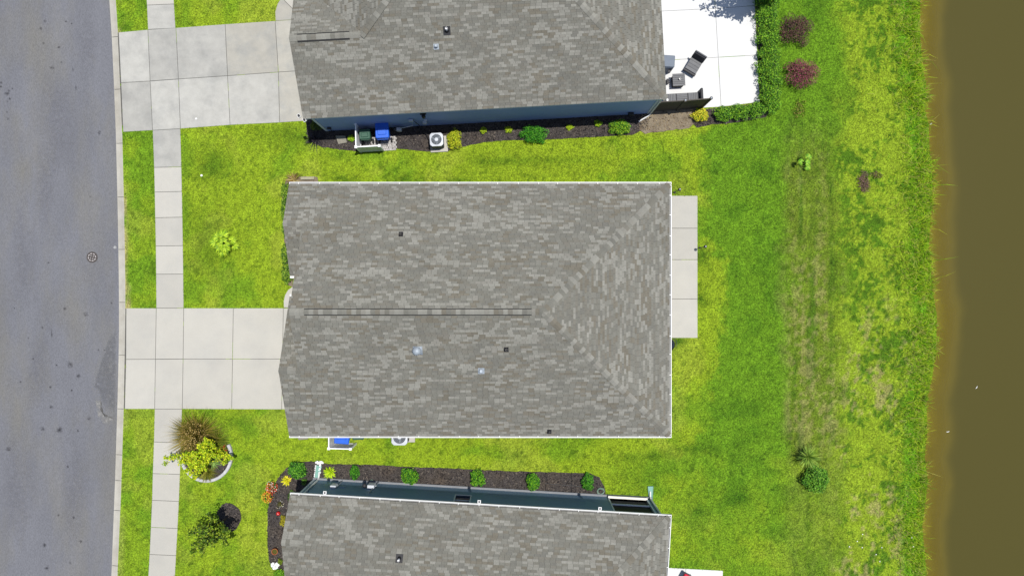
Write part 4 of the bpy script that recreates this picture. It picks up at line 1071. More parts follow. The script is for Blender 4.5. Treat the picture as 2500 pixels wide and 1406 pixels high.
# lower bed plants
shrub('shrub','broad dark green shrub at the rounded corner of the lower bed',730,1144,.60,.58,.7,[(44,116,24),(70,146,36),(30,84,18),(110,180,60)],1600,(.07,.14),seed=60,lobes=11,group='plants in the lower bed')
def rosette(name,label,px,py,R,cols,seed,n=60,group=None,cat='plant'):
    return tuft(name,label,px,py,n,R,R*.16,cols,seed,(.35,1.35),.35,.03,cat,group)
rosette('hosta','lime green rosette plant right of the mint splash block',806,1151,.38,[(170,222,30),(196,240,60),(140,196,24)],61,90,'plants in the lower bed')
rosette('hosta','yellow rosette plant beside the red flowers',701,1172,.30,[(214,226,40),(228,238,70),(180,200,30)],62,60,'plants in the lower bed')
for px,py,rx,ry,h,lb,sd in ((868,1150,.30,.48,.45,'narrow dark shrub, first of the row of five along the lower wall',63),(1002,1157,.56,.52,.65,'bushy shrub, second of the row of five along the lower wall',64),
                            (1167,1164,.48,.56,.6,'leafy shrub, third of the row of five along the lower wall',65),(1301,1172,.45,.55,.55,'light green shrub, fourth of the row of five along the lower wall',66),(1434,1173,.42,.5,.5,'dark shrub, last of the row of five beside the hose coil',67)):
    shrub('shrub',lb,px,py,rx,ry,h,GM+GD if sd not in (63,67) else GD+[(70,150,30)],1300 if sd!=63 else 800,(.06,.12),seed=sd,group='row of shrubs along the lower wall',lobes=10,spread=1.1)
o = shrub('flower','red and white flowers on the rounded edge of the lower bed',668,1185,.26,.40,.4,[(60,110,30),(84,140,40)],260,(.05,.09),seed=70,cat='flowers'); flowers(o,150,.34,.42,[(206,64,34),(226,90,50),(240,236,220),(190,40,30),(236,120,80)],71)
o = shrub('flower','yellow and orange flowers below the red flowers',657,1209,.26,.32,.36,[(70,120,30),(90,140,40)],220,(.05,.09),seed=72,cat='flowers'); flowers(o,130,.32,.38,[(244,200,40),(250,220,80),(206,80,40),(220,120,40)],73)
o = shrub('flower','sparse white flowers by the lower house corner',685,1229,.22,.2,.2,[(100,110,50),(80,90,40)],90,(.04,.07),seed=74,cat='flowers'); flowers(o,14,.22,.22,[(240,240,230),(220,210,170)],75,.05)
shrub('shrub','olive yellow plant half under the lower roof edge',693,1268,.22,.42,.3,[(170,160,30),(190,180,40),(130,130,30)],300,(.05,.1),seed=76)
shrub('shrub','green plant under the gutter end of the lower house',716,1208,.3,.4,.4,[(70,120,30),(90,140,40),(50,90,20)],400,(.05,.1),seed=77)
shrub('shrub','small green plant beside the downspout corner',744,1174,.2,.25,.3,[(90,140,50),(60,110,30)],160,(.05,.1),seed=78)
shrub('shrub','low green plants below the white stones',688,1398,.5,.35,.3,GM,500,(.05,.1),seed=79)
shrub('shrub','small green plant above the white stones',686,1368,.16,.25,.25,[(120,150,40),(90,130,30)],160,(.05,.1),seed=80)
# plants at the front of the middle house
for i,(px,py,rx,ry,lb) in enumerate(((702,470,.35,.7,'leafy plant at the upper front corner of the middle house'),(699,515,.30,.7,'plant in the front row, second from the top corner'),(700,560,.22,.5,'plant in the front row near the gable peak'),(700,620,.28,.7,'plant in the front row above the front walk'),(704,668,.40,.7,'arching plant next to the curved front walk'))):
    shrub('shrub',lb,px,py,rx,ry,.5,[(76,124,36),(110,160,50),(50,92,24),(140,180,70)],700,(.07,.15),seed=90+i,group='plants along the front of the middle house',lobes=8)
tuft('dry_plant','brown dying plant at the corner bed of the middle house',718,440,70,.5,.02,[(150,120,60),(110,84,50),(190,170,110),(120,130,50)],seed=96,spread=(.5,1.5),cat='plant')
# round bed by the sidewalk
fg = tuft('fountain_grass','large brown tipped fountain grass spilling over the sidewalk',484,1060,1300,1.40,.011,[(150,136,56),(116,112,40),(170,150,80),(90,98,34),(128,130,44)],seed=100,spread=(.05,.95),droop=.55,base_r=.50)
flowers(fg,420,.85,.86,[(176,150,84),(150,124,64),(196,172,110),(120,98,50)],109,.07)
tuft('fountain_grass','green fountain grass right of the brown tipped clump',530,1072,420,.8,.010,[(110,140,40),(140,160,60),(84,120,34)],seed=101,spread=(.3,1.3),droop=.6,base_r=.15)
tuft('fountain_grass','green fountain grass on the left side of the round bed',474,1107,420,.7,.010,[(110,130,40),(90,116,36),(140,150,60)],seed=102,spread=(.2,1.2),droop=.5,base_r=.15)
tuft('fountain_grass','pale green fountain grass at the bottom of the round bed',506,1150,380,.62,.010,[(120,136,50),(96,116,40),(150,160,80)],seed=103,spread=(.3,1.3),droop=.6,base_r=.12)
tuft('strap_plant','grey green strap leaved plant in the round bed',520,1126,60,.5,.02,[(130,180,110),(110,160,90),(150,200,130)],seed=104,spread=(.4,1.3),cat='plant')
shrub('flower','small red tinged plant at the right side of the round bed',551,1098,.3,.4,.4,[(130,160,40),(100,140,40),(190,70,40)],260,(.06,.12),seed=105,cat='plant')

def tree(name,label,px,py,h,limbs,cols,nl,leaf,seed,rl=.22,trunk_h=.5,tr=.05,shift=(0,0)):
    r = np.random.default_rng(seed); x, y = W(px,py); o = thing(name,label,'tree',(x,y,.04))
    mb = MB(); mb.tube([(0,0,-.05),(.01,.01,trunk_h*.6),(0,.02,trunk_h)],[tr*1.3,tr,tr*.85],8)
    tips = []
    for (dx,dy,hz) in limbs:
        e = np.array([dx+shift[0],dy+shift[1],hz]); b = np.array([0,.02,trunk_h]); mid = b*.5+e*.5+np.array([r.uniform(-.1,.1),r.uniform(-.1,.1),.12])
        mb.tube([tuple(b),tuple(mid),tuple(e)],[tr*.6,tr*.4,tr*.12],6)
        for k in range(9):
            t = .25+.75*k/8; c = b*(1-t)**2+2*mid*t*(1-t)+e*t*t; tips.append((c,.5+.5*(1-t)))
            if k%2:
                sd = c+np.array([r.uniform(-.35,.35),r.uniform(-.35,.35),r.uniform(-.05,.25)]); mb.tube([tuple(c),tuple(sd)],[tr*.2,tr*.08],4); tips.append((sd,.6))
    mb.build('trunk',M_bark,o)
    w = r.integers(0,len(tips),nl); C0 = np.array([t[0] for t in tips])[w]; S = np.array([t[1] for t in tips])[w]
    P = C0+r.normal(size=(nl,3))*rl*S[:,None]*.55; P[:,2] = np.maximum(P[:,2],.1); Nm = np.tile([0,0,.7],(nl,1))+r.normal(size=(nl,3))*.6
    V,Fq,C = leafset(P,Nm,r.uniform(*leaf,nl),r.uniform(*leaf,nl)*.6,pal(cols,nl,r),seed+1); np_obj('crown',V,Fq,C,M_leaf,o)
    return o
tree('small_tree','sprawling yellow green young tree in the round edged bed',524,1100,1.7,
     [(-2.0,-.05,1.2),(-1.2,-.25,1.35),(-.55,-1.15,1.1),(-.95,-.75,1.2),(-.1,.65,1.6),(-.35,.25,1.75),(.25,.3,1.5),(.1,-.35,1.4),(.55,.1,1.2),(-.2,-.6,1.3),(.15,.85,1.3),(1.25,-.2,.7)],
     [(172,214,30),(194,228,54),(150,198,28),(210,230,64),(116,166,28)],4600,(.09,.16),110,rl=.22,trunk_h=.5)
tree('small_tree','dark green young tree leaning over its small mulch ring',553,1264,2.9,
     [(-1.35,-1.15,1.9),(-.3,.1,2.6),(.3,-.15,2.3),(-1.0,-.6,2.3),(-1.4,-.25,2.0),(-.6,-.9,2.3),(-.5,.3,2.5),(-.1,.65,2.2),(.1,-.3,2.7),(.45,.1,2.2),(-.9,.3,2.1),(.35,-.85,1.6),(-.3,-.3,2.9),(.0,.35,2.7),(-.75,-.95,2.0)],
     [(92,136,32),(66,104,26),(118,160,42),(48,78,20),(140,172,60)],3300,(.09,.17),120,rl=.25,trunk_h=.9,tr=.045,shift=(.38,.08))
# tree beyond the top edge whose shadow falls on the white patio
r_ = random.Random(5)
tree('shade_tree','leafy tree above the top edge shading the patio corner',1876,-13,5.0,
     [(-1.5+r_.uniform(-.4,.4)+1.5*math.cos(a), 0.3+1.25*math.sin(a)+r_.uniform(-.1,.2), 3.4+r_.uniform(0,1.2)) for a in np.linspace(0,2*math.pi,15)[:-1]]+[(-1.3,.2,4.6),(-.6,.5,4.8),(0,0,4.2),(.3,-.4,3.6),(-.7,-.6,3.6)],
     [(50,110,24),(70,136,34),(36,80,18)],5200,(.13,.24),130,rl=.42,trunk_h=1.9,tr=.09)

def fan_palm(name,label,px,py,fr,cols,seed,z=.02):
    """fr: list of (azimuth deg, petiole length, rise, fan radius)"""
    r = np.random.default_rng(seed); x, y = W(px,py); o = thing(name,label,'palm',(x,y,z))
    st = MB()
    for az,pl_,rise,R in fr:
        a = math.radians(az); d = np.array([math.cos(a),math.sin(a),0]); e = d*pl_+np.array([0,0,rise]); st.tube([(0,0,.02),tuple(d*pl_*.5+np.array([0,0,rise*.7])),tuple(e)],[.016,.012,.008],5,alb(150,190,60))
        R = R*1.2; k = 26; an = a+np.linspace(-2.3,2.3,k)+r.uniform(-.04,.04,k); L = R*(.75+.25*np.cos(np.linspace(-1.6,1.6,k)))*r.uniform(.9,1.1,k)
        tip = e+np.stack([np.cos(an)*L,np.sin(an)*L,-.25*L+r.uniform(-.03,.05,k)],1); mid = e+np.stack([np.cos(an)*L*.5,np.sin(an)*L*.5,.02+0*L],1)
        sd = np.stack([-np.sin(an),np.cos(an),0*an],1)*.024
        V = np.stack([np.tile(e,(k,1)),mid-sd,tip,mid+sd],1).reshape(-1,3); C = pal(cols,k,r,.2)
        np_obj('frond',V,np.arange(4*k).reshape(k,4),np.repeat(C,4,0),M_leaf,o)
    st.build('stalk',M_leaf,o); return o
fan_palm('fan_palm','small bright fan palm alone on the front lawn',559,596,[(100,.42,.55,.34),(140,.50,.5,.34),(175,.52,.5,.36),(215,.35,.55,.30),(245,.42,.4,.36),(30,.34,.35,.26),(-15,.40,.22,.26),(280,.25,.5,.26),(120,.10,.62,.26),(200,.12,.60,.24),(330,.10,.58,.2)],[(158,206,40),(180,224,66),(130,184,30),(110,160,30)],140)
fan_palm('fan_palm','tiny palm seedling with dark shadow on the rear lawn',1951,404,[(60,.35,.7,.20),(150,.15,.6,.18),(20,.3,.25,.22),(-20,.35,.2,.2)],[(120,190,50),(150,200,70),(90,160,40)],141)
o = tuft('yucca','spiky green yucca palm beside the round ball shrub',1962,1108,170,.74,.015,[(126,176,80),(156,200,106),(96,142,58)],seed=142,spread=(.25,1.5),droop=.12,base_r=.03,cat='yucca',z=.5)
MB().tube([(0,0,-.5),(0,0,.03)],[.07,.05],8).build('trunk',M_bark,o)
# clump of taller bank grass, and reeds leaning over the water
N = 17000
gy = RNG.uniform(-16.3,16.3,N); dd = RNG.gamma(2.0,.38,N); 
clump = fbm(np.zeros(N)+3,gy,.9,3,12); keep = RNG.uniform(0,1,N) < .35+1.1*sstep(.4,.65,clump); gy, dd = gy[keep], dd[keep]
gx = shore(gy)+.12-dd; n = len(gx); an = RNG.normal(0,1.15,n); L = RNG.uniform(.14,.42,n)*(1+.9*sstep(.5,.7,fbm(gx,gy,.7,2,19))); 
lo = RNG.uniform(0,1,n) < .012; L[lo] *= 2.0; an[lo] *= .4
z0 = lawn_z(gx,gy); dx, dy = np.cos(an), np.sin(an); sd = np.stack([-dy,dx,0*dx],1)*RNG.uniform(.006,.014,(n,1))
b = np.stack([gx,gy,z0],1); m_ = b+np.stack([dx*L*.45,dy*L*.45,L*.55],1); t_ = b+np.stack([dx*L*1.0,dy*L*1.0,L*RNG.uniform(.2,.6,n)],1)
V = np.stack([b-sd,b+sd,m_+sd*.8,m_-sd*.8,t_],1).reshape(-1,3); i5 = np.arange(n)*5
tri = np.concatenate([np.stack([i5,i5+1,i5+2],1),np.stack([i5,i5+2,i5+3],1),np.stack([i5+3,i5+2,i5+4],1)],0)
C = pal([(116,176,28),(150,202,46),(90,150,24),(170,206,64),(124,184,34),(178,176,90),(66,112,20)],n,RNG,.25)
bank = np_obj('bank_grass',V,tri,np.repeat(C,5,0),M_blade,kind='stuff'); tag(bank,'long rough grass hanging over the pond bank')

# ------------------------------------------------------------------ built objects
# vinyl trash screens
def vinyl_screen(label, A, B, C, rz_note=None):
    """L-shaped screen: panel A-B and panel B-C, base pixels"""
    a, b, c = (Vector(W(*p)) for p in (A,B,C)); o = thing('vinyl_screen', label, 'screen', (b.x,b.y,.03))
    for p, q in ((a,b),(b,c)):
        d = (q-p).normalized(); L = (q-p).length; ang = math.atan2(d.y,d.x); n = max(1,int(L/.15)); w = L/n
        me = MB().obox((0,0,.60),(w-.006,.024,1.06)).mesh('board', M_vinyl)
        for i in range(n):
            u = bpy.data.objects.new('board', me); COL.objects.link(u); u.parent = o; m = p+d*(w*(i+.5))-b; u.location = (m.x,m.y,.0); u.rotation_euler = (0,0,ang)
        m = (p+q)/2-b
        for z in (.08,1.17): MB().obox((m.x,m.y,z),(L,.055,.09),ang).build('rail', M_vinyl, o)
    for p in (a,b,c):
        m = p-b; MB().obox((m.x,m.y,.6),(.10,.10,1.2)).obox((m.x,m.y,1.215),(.135,.135,.035)).lathe([(.06,1.23),(.03,1.26),(.0,1.27)],(m.x,m.y,0),4).build('post', M_vinyl, o)
    return o
vinyl_screen('white vinyl screen around the carts at the upper house', (881,316),(882,371),(937,368))
vinyl_screen('white vinyl screen beside the carts under the middle house gutter', (818,1027),(818,1081),(869,1082))
# paver pad
o = thing('paver_pad','pale paver pad under the carts at the upper house','paving',(*W(926,350),0))
x0,y0 = W(926,350); mb = MB(); rr = random.Random(3); ang = th_up
for i in range(16):
    for j in range(7):
        u = -.88+i*.115+(.057 if j%2 else 0); v_ = -.38+j*.115; q = Matrix.Rotation(ang,2)@Vector((u,v_)); k = rr.uniform(.82,1.05)
        mb.obox((q.x,q.y,.03),(.107,.107,.06+rr.uniform(0,.006)),ang,tuple(c*k for c in alb(224,220,216)))
mb.build('pavers',M_paver,o,kind='stuff')
FLATP = None
def cart(label, px, py, rz, m, s=(.62,.72,1.05)):
    x, y = W(px,py); o = thing('wheeled_cart', label, 'trash cart', (x,y,.06), rz, 'wheeled trash carts'); w,d,h = s
    MB().bbox((0,0,h*.45),(w,d,h*.9),.05,taper=.78).build('body',m,o)
    MB().bbox((0,-.02,h*.9+.045),(w+.05,d+.10,.09),.04).bbox((0,.03,h*.9+.10),(w*.7,d*.55,.05),.03).build('lid',m,o)
    MB().tube([(-w*.4,d*.5,h*.86),(-w*.4,d*.62,h*.9),(w*.4,d*.62,h*.9),(w*.4,d*.5,h*.86)],.016,6).build('handle',m,o)
    for sg in (-1,1):
        mb = MB(); prof = [(.13,-.03),(.14,0),(.13,.03)]
        n = 14; v = []
        for r_,xx in ((.06,-.035),(.13,-.035),(.14,-.015),(.14,.015),(.13,.035),(.06,.035)):
            for i in range(n): t = 2*math.pi*i/n; v.append((sg*(w*.5+.0)+xx, d*.42+r_*math.cos(t), .13+r_*math.sin(t)-.05))
        f = [(k*n+i,k*n+(i+1)%n,(k+1)*n+(i+1)%n,(k+1)*n+i) for k in range(5) for i in range(n)]+[tuple(range(n-1,-1,-1)),tuple(range(5*n,6*n))]
        mb.add(v,f).build('wheel',M_rubber,o)
    return o
cart('green wheeled cart inside the upper white screen', 900,339, math.pi+th_up, M_cgreen, (.54,.44,.95))
cart('blue wheeled cart half in shade at the upper house', 942,331, math.pi+th_up, M_cblue, (.66,.72,1.06))
cart('blue wheeled cart under the gutter of the middle house', 847,1055, -.08, M_cblue, (.74,.62,1.06))
cart('dark green wheeled cart under the gutter of the middle house', 884,1049, .05, M_cgreen, (.56,.50,.95))
def ac(label, px, py, rz, s, padc, pads):
    x, y = W(px,py); o = thing('air_conditioner', label, 'air conditioner', (x,y,.09), rz); h = .80
    MB().bbox((0,0,h*.5-.02),(s*.94,s*.94,h-.04),.05).build('louvre_body',M_acdark,o)
    top = MB(); n = 32; R = s*.395; v = []; f = []
    for i in range(n):
        t = 2*math.pi*i/n; c, sn = math.cos(t), math.sin(t); k = 1/max(abs(c),abs(sn)); k = min(k,1.22); v += [(R*c,R*sn,h+.02),(s*.5*c*k,s*.5*sn*k,h),(s*.5*c*k,s*.5*sn*k,h-.10),(R*c,R*sn,h-.06)]
    for i in range(n):
        j = (i+1)%n; f += [(4*i,4*i+1,4*j+1,4*j),(4*i+1,4*i+2,4*j+2,4*j+1),(4*i+3,4*i,4*j,4*j+3)]
    top.add(v,f).build('top_panel',M_acbody,o)
    MB().lathe([(R*.98,h-.09),(R*.98,h-.07)],n=24).build('fan_well',M_acdark,o)
    g = MB()
    for i in range(22):
        t = 2*math.pi*i/22; g.tube([(.08*math.cos(t),.08*math.sin(t),h+.03),(R*math.cos(t),R*math.sin(t),h+.015)],.006,4)
    for q in (.4,.6,.8):
        pts = [(R*q*math.cos(t),R*q*math.sin(t),h+.024) for t in np.linspace(0,2*math.pi,25)]; g.tube(pts,.005,4)
    g.build('fan_grille',M_acgril,o)
    MB().lathe([(.10,h-.0),(.10,h+.03),(.06,h+.045)],n=16).build('motor_cap',M_acbody,o)
    fb = MB()
    for i in range(3):
        t = 2*math.pi*i/3+.4; fb.obox((R*.5*math.cos(t),R*.5*math.sin(t),h-.05),(R*.8,.16,.012),t,rx=.3)
    fb.build('fan_blade',M_acgril,o)
    p = W(*padc); pad = MB().bbox((0,0,-.03),(pads[0],pads[1],.09),.015); pd = pad.build('pad',M_conc,o); pd.location = (Matrix.Rotation(-rz,3,'Z')@Vector((p[0]-x,p[1]-y,0)))
    return o
ac('grey air conditioner on its pad in the upper bed',1070,350,th_up,.70,(1072,353),(.95,.86))
ac('grey air conditioner half under the middle house gutter',982,1058,0,.84,(990,1058),(1.05,.9))
# gas meter, splash block in upper bed
x,y = W(978,322); o = thing('gas_meter','small gas meter with pipes between the carts and air conditioner','gas meter',(x,y,.03),th_up)
MB().bbox((0,0,.45),(.26,.18,.30),.03).build('meter_body',M_acbody,o); MB().lathe([(.09,.0),(.09,.06),(.03,.08)],(-.22,.03,.55),12).build('regulator',M_furnd,o); MB().tube([(-.2,.02,-.02),(-.2,.02,.55),(.1,.02,.62),(.75,.12,.62),(.8,.2,1.0)],.018,6).build('pipe',M_acbody,o)
o = thing('splash_block','grey stone splash block in the upper bed','splash block',(*W(832,341),.03),th_up)
MB().add([(-.25,.18,.02),(.28,.16,.02),(.34,-.2,.01),(-.12,-.26,.01),(-.25,.18,.10),(.28,.16,.10),(.34,-.2,.05),(-.12,-.26,.05),(0,.0,.05)],[(4,5,8),(5,6,8),(6,7,8),(7,4,8),(0,1,5,4),(1,2,6,5),(2,3,7,6),(3,0,4,7)]).build('block',M_greyst,o)
# fence
pf = [(1592,273),(1651,269.5),(1711,264.5)]
o = thing('privacy_fence','dark brown board fence between the upper house and hedge','fence',(*W(*pf[1]),.02))
c0 = Vector(W(*pf[1]))
for p, q in zip(pf[:-1],pf[1:]):
    p, q = Vector(W(*p)), Vector(W(*q)); d = (q-p).normalized(); L = (q-p).length; ang = math.atan2(d.y,d.x); n = 8; hgt = 1.72/n
    me = MB().obox((0,0,0),(L-.08,.03,hgt-.012)).mesh('board',M_fence)
    for i in range(n):
        u = bpy.data.objects.new('board',me); COL.objects.link(u); u.parent = o; m = (p+q)/2-c0; u.location = (m.x,m.y,.08+hgt*(i+.5)); u.rotation_euler = (0,0,ang)
    m = (p+q)/2-c0; MB().obox((m.x,m.y,1.82),(L,.05,.03),ang).build('top_rail',M_fence,o)
for p in pf:
    m = Vector(W(*p))-c0; MB().obox((m.x,m.y,.93),(.10,.10,1.86)).lathe([(.085,1.86),(.085,1.89),(.05,1.90)],(m.x,m.y,0),12).build('post',M_fence,o); MB().lathe([(.045,1.90),(.045,1.925),(.01,1.94)],(m.x,m.y,0),12).build('post_cap',M_metal,o)
# patio furniture
def slats(o, n, w, d, z, t, m, gap=.012, axis='y'):
    k = d/n
    me = MB().obox((0,0,0),(w,k-gap,t) if axis=='y' else (k-gap,w,t)).mesh('slat',m)
    for i in range(n):
        u = bpy.data.objects.new('slat',me); COL.objects.link(u); u.parent = o; s = -d/2+k*(i+.5); u.location = (0,s,z) if axis=='y' else (s,0,z)
o = thing('patio_table','square slatted grey table with a white cup on the white patio','table',(*W(1652,202),.03),th_up)
slats(o,6,.66,.66,.45,.03,M_furn); MB().bbox((0,0,.22),(.58,.58,.42),.02).build('table_base',M_furnd,o)
x,y = W(1652,201); tag(MB().lathe([(.045,.0),(.06,.12),(.055,.12),(.04,.02)],n=14).build('cup',M_white),'white cup on the slatted patio table','cup').location = (x+.03,y+.0,.498)
o = thing('patio_chair','grey slatted lounge chair turned on the white patio','chair',(*W(1689,166),.03),math.radians(-31))
slats(o,4,.66,.72,.36,.06,M_furn); 
MB().obox((0,.44,.62),(.70,.07,.56),rx=-.25).build('backrest',M_furn,o); MB().obox((0,.37,.60),(.62,.05,.46),rx=-.25).build('back_cushion',M_furnd,o)
MB().obox((0,-.40,.26),(.70,.10,.14)).build('front_apron',M_furnd,o)
for sx in (-1,1):
    for sy in (-.36,.34): MB().obox((sx*.31,sy,.16),(.05,.05,.32)).build('leg',M_furnd,o)
o = thing('grill_cabinet','blue grey covered box half hidden by the upper roof edge','cabinet',(*W(1615,164),.03),th_up-.12)
MB().bbox((0,0,.45),(.95,.66,.9),.03).build('cover',M_cover,o); MB().bbox((.14,0,.92),(.70,.62,.06),.03).build('lid',M_cover,o); MB().obox((.30,-.42,.6),(.12,.16,.04)).build('side_shelf',M_furnd,o)
o = thing('planter_box','small black box on the white patio left of the slatted table','box',(*W(1628,202),.03),th_up)
MB().bbox((0,0,.1),(.13,.28,.2),.02,taper=.85).build('tub',M_black,o); MB().bbox((0,.02,.2),(.09,.2,.03),.01).build('lid',M_furnd,o)
o = thing('patio_bench','long slatted grey bench behind the dark fence','bench',(*W(1660,248),.03),th_up)
for k,(cx,ax) in enumerate(((-.62,'x'),(0,'y'),(.62,'x'))):
    n = 6; 
    for i in range(n):
        if ax=='y': u = MB().obox((cx,-.30+.60*(i+.5)/n,.42),(.56,.088,.04))
        else: u = MB().obox((cx-.28+.56*(i+.5)/n,0,.42),(.082,.60,.04))
        u.build('slat',M_furn,o)
MB().box(-.95,-.32,.30,.95,.32,.395).build('seat_frame',M_furnd,o); MB().bbox((.99,.06,.40),(.13,.78,.72),.03).build('arm',M_furnd,o); MB().bbox((-.80,-.02,.47),(.12,.14,.05),.02).build('tray',M_white,o)
for sx in (-.85,.85):
    for sy in (-.26,.26): MB().obox((sx,sy,.15),(.06,.06,.30)).build('leg',M_furnd,o)
# red chair on the lower patio
o = thing('patio_chair','red cushioned chair at the bottom edge on the lower patio','chair',(*W(1671,1404),.03),math.radians(-28))
MB().bbox((0,0,.42),(.44,.46,.09),.04).build('seat_cushion',M_red,o); MB().obox((0,-.24,.66),(.44,.07,.44),rx=.2).build('backrest',M_red,o); MB().box(-.25,-.26,.33,.25,.26,.375).build('frame',M_furnd,o)
for sx in (-.22,.22):
    for sy in (-.22,.22): MB().tube([(sx,sy,0),(sx,sy,.34)],.015,6).build('leg',M_furnd,o)
# solar stake lights by the middle patio
def stake(label,px,py):
    x,y = W(px,py); o = thing('stake_light',label,'garden light',(x,y,.0),0,'garden lights beside the middle patio')
    MB().tube([(0,0,-.02),(0,0,1.0)],.018,8).build('pole',M_dark,o); MB().lathe([(.02,.98),(.07,1.0),(.085,1.06),(.07,1.13),(.02,1.17)],n=14).build('lamp_head',M_dark,o,smooth=True); MB().lathe([(.030,1.155),(.030,1.175),(.01,1.18)],n=12).build('lamp_cap',M_acbody,o)
    MB().lathe([(.06,.0),(.055,.02),(.03,.03)],n=12).build('foot',M_dark,o)
stake('black garden light above the top edge of the middle patio',1647,470); stake('black garden light at the right edge of the middle patio',1708,605)
# kettle grill
o = thing('kettle_grill','black rounded grill tucked under the rear gutter below the patio','grill',(*W(1624,838),.02),.3)
MB().lathe([(.05,.55),(.24,.60),(.32,.74),(.33,.80)],n=22).build('bowl',M_black,o,smooth=True); MB().lathe([(.335,.80),(.31,.93),(.21,1.04),(.06,1.09),(.0,1.095)],n=22).build('lid',M_glass,o,smooth=True)
MB().tube([(-.08,0,1.08),(-.06,0,1.15),(.06,0,1.15),(.08,0,1.08)],.014,6).build('handle',M_metal,o); MB().tube([(.33,-.25,.72),(.45,-.1,.72),(.45,.12,.72),(.33,.26,.72)],.014,6).build('side_handle',M_furnd,o)
for a in (0,2.1,4.2): MB().tube([(.2*math.cos(a),.2*math.sin(a),.62),(.30*math.cos(a),.30*math.sin(a),0)],.014,6).build('leg',M_metal,o)
# lower bed things
sp = thing('splash_block','mint splash block bordered by white stones below a downspout','splash block',(*W(777,1151),.04),th_low+math.radians(-8))
def splash(o): MB().add([(-.10,-.36,.0),(.10,-.36,.0),(.155,.36,.0),(-.155,.36,.0),(-.10,-.36,.09),(.10,-.36,.09),(.155,.36,.05),(-.155,.36,.05)],[(0,1,5,4),(1,2,6,5),(2,3,7,6),(3,0,4,7),(3,2,1,0)]).add([(-.08,-.34,.05),(.08,-.34,.05),(.13,.35,.03),(-.13,.35,.03),(-.10,-.36,.09),(.10,-.36,.09),(.155,.36,.05),(-.155,.36,.05)],[(0,1,2,3),(4,5,1,0),(5,6,2,1),(7,4,0,3)]).build('tray',M_mint,o)
splash(sp)
s2 = thing('splash_block','mint splash block on the grass below the porch downspout','splash block',(*W(1588,1202),.02),th_low+math.radians(4)); splash(s2)
def stone_mesh(r,seed):
    rr = random.Random(seed); mb = MB(); n = 7; v = []; 
    for k,(q,z) in enumerate(((.75,0),(1,.35),(.8,.75),(.35,.95))):
        for i in range(n): t = 2*math.pi*i/n; j = rr.uniform(.8,1.2); v.append((r*q*j*math.cos(t),r*q*j*math.sin(t),r*z*rr.uniform(.7,.9)))
    f = [(k*n+i,k*n+(i+1)%n,(k+1)*n+(i+1)%n,(k+1)*n+i) for k in range(3) for i in range(n)]+[tuple(range(3*n,4*n))]
    return mb.add(v,f).mesh('stone',M_stone)
SM = [stone_mesh(.065,i) for i in range(5)]
def stones(label,pts,group,root=None):
    for i,(px,py) in enumerate(pts):
        u = bpy.data.objects.new('stone',SM[i%5]); COL.objects.link(u); x,y = W(px,py); u.location = (x,y,.03); u.rotation_euler = (0,0,i*1.7); s = .8+.4*((i*37)%10)/10; u.scale = (s,s,s)
        tag(u,label,'stone',group)
pts = []
rr = random.Random(9)
for i in range(13): pts.append((784+rr.uniform(-1.5,1.5)-i*.55, 1130+i*3.2+rr.uniform(-.8,.8)))
for i in range(7): pts.append((788-i*2.6+rr.uniform(-.8,.8), 1128+rr.uniform(-1.5,2)))
for i in range(6): pts.append((772-i*.5, 1136+i*5.2))
stones('white stone in the border around the mint splash block',pts,'white stones around the splash block')
pts = [(666+rr.uniform(-2,18),1377+rr.uniform(-3,9)) for i in range(26)]
stones('white stone in the pile at the lower left bed end',pts,'pile of white stones at the bed end')
o = thing('flower_pot','round terracotta pot in the lower front bed','pot',(*W(675,1341),.03))
MB().lathe([(.11,0),(.15,.22),(.17,.22),(.17,.27),(.145,.27),(.14,.2)],n=20).build('pot',M_terra,o,smooth=False); MB().lathe([(.139,.19),(.139,.21)],n=18).build('soil',mat('moss_soil',alb(100,96,34),.95,var=.3,vscale=20),o)
x,y = W(682,1250); gz = MB().lathe([(.05,0),(.06,.02),(.10,.08),(.115,.15),(.09,.22),(.04,.255),(.0,.26)],n=16).build('gazing_ball',M_ball,smooth=True); gz.location = (x,y,.03); tag(gz,'shiny red ball in the lower front bed','garden ball')
def coil(name,label,px,py,R,m,turns,z=.05,cat='hose',off=.02):
    pts = []; n = 26*turns; rr = random.Random(int(px))
    for i in range(n):
        t = 2*math.pi*i/26; r = R*(1-.25*(i/n))+rr.uniform(-off,off)*.3; pts.append((r*math.cos(t)+off*math.sin(i*.13),r*math.sin(t)*.9+off*math.cos(i*.1),z*.4+.012*(i/26)))
    x,y = W(px,py); o = thing(name,label,cat,(x,y,.04)); MB().tube(pts,.012,5).build('hose_loop',m,o)
    MB().lathe([(.02,.03),(.02,.06),(.01,.07)],(R*.95,0,0),8).build('nozzle',M_metal,o); return o
coil('garden_hose','pale green hose coil at the right end of the lower bed',1466,1198,.20,M_hose,3); coil('garden_hose','small green hose coil by the lower wall meters',907,1176,.14,M_hose,2)
x,y = W(938,1179); o = thing('white_pipe','thin white pipe lying in the lower bed','pipe',(x,y,.07),math.radians(-11)); MB().tube([(-.65,0,0),(.62,0,0),(.66,0,.04)],.016,6).build('pipe_run',M_pipe,o); MB().tube([(-.1,0,0),(.05,0,0)],.022,6).build('coupling',M_white,o)
for px,a,lb in ((1333,math.pi/2,'thin dark drip line across the bed beside the fourth shrub'),(1395,math.pi/2,'thin dark drip line across the bed left of the last shrub')):
    x,y = W(px,1180); o = thing('drip_line',lb,'drip line',(x,y,.055),a); MB().tube([(-.62,.0,0),(-.2,.02,.01),(.2,-.01,.01),(.62,.01,0)],.014,5).build('tubing',M_black,o)
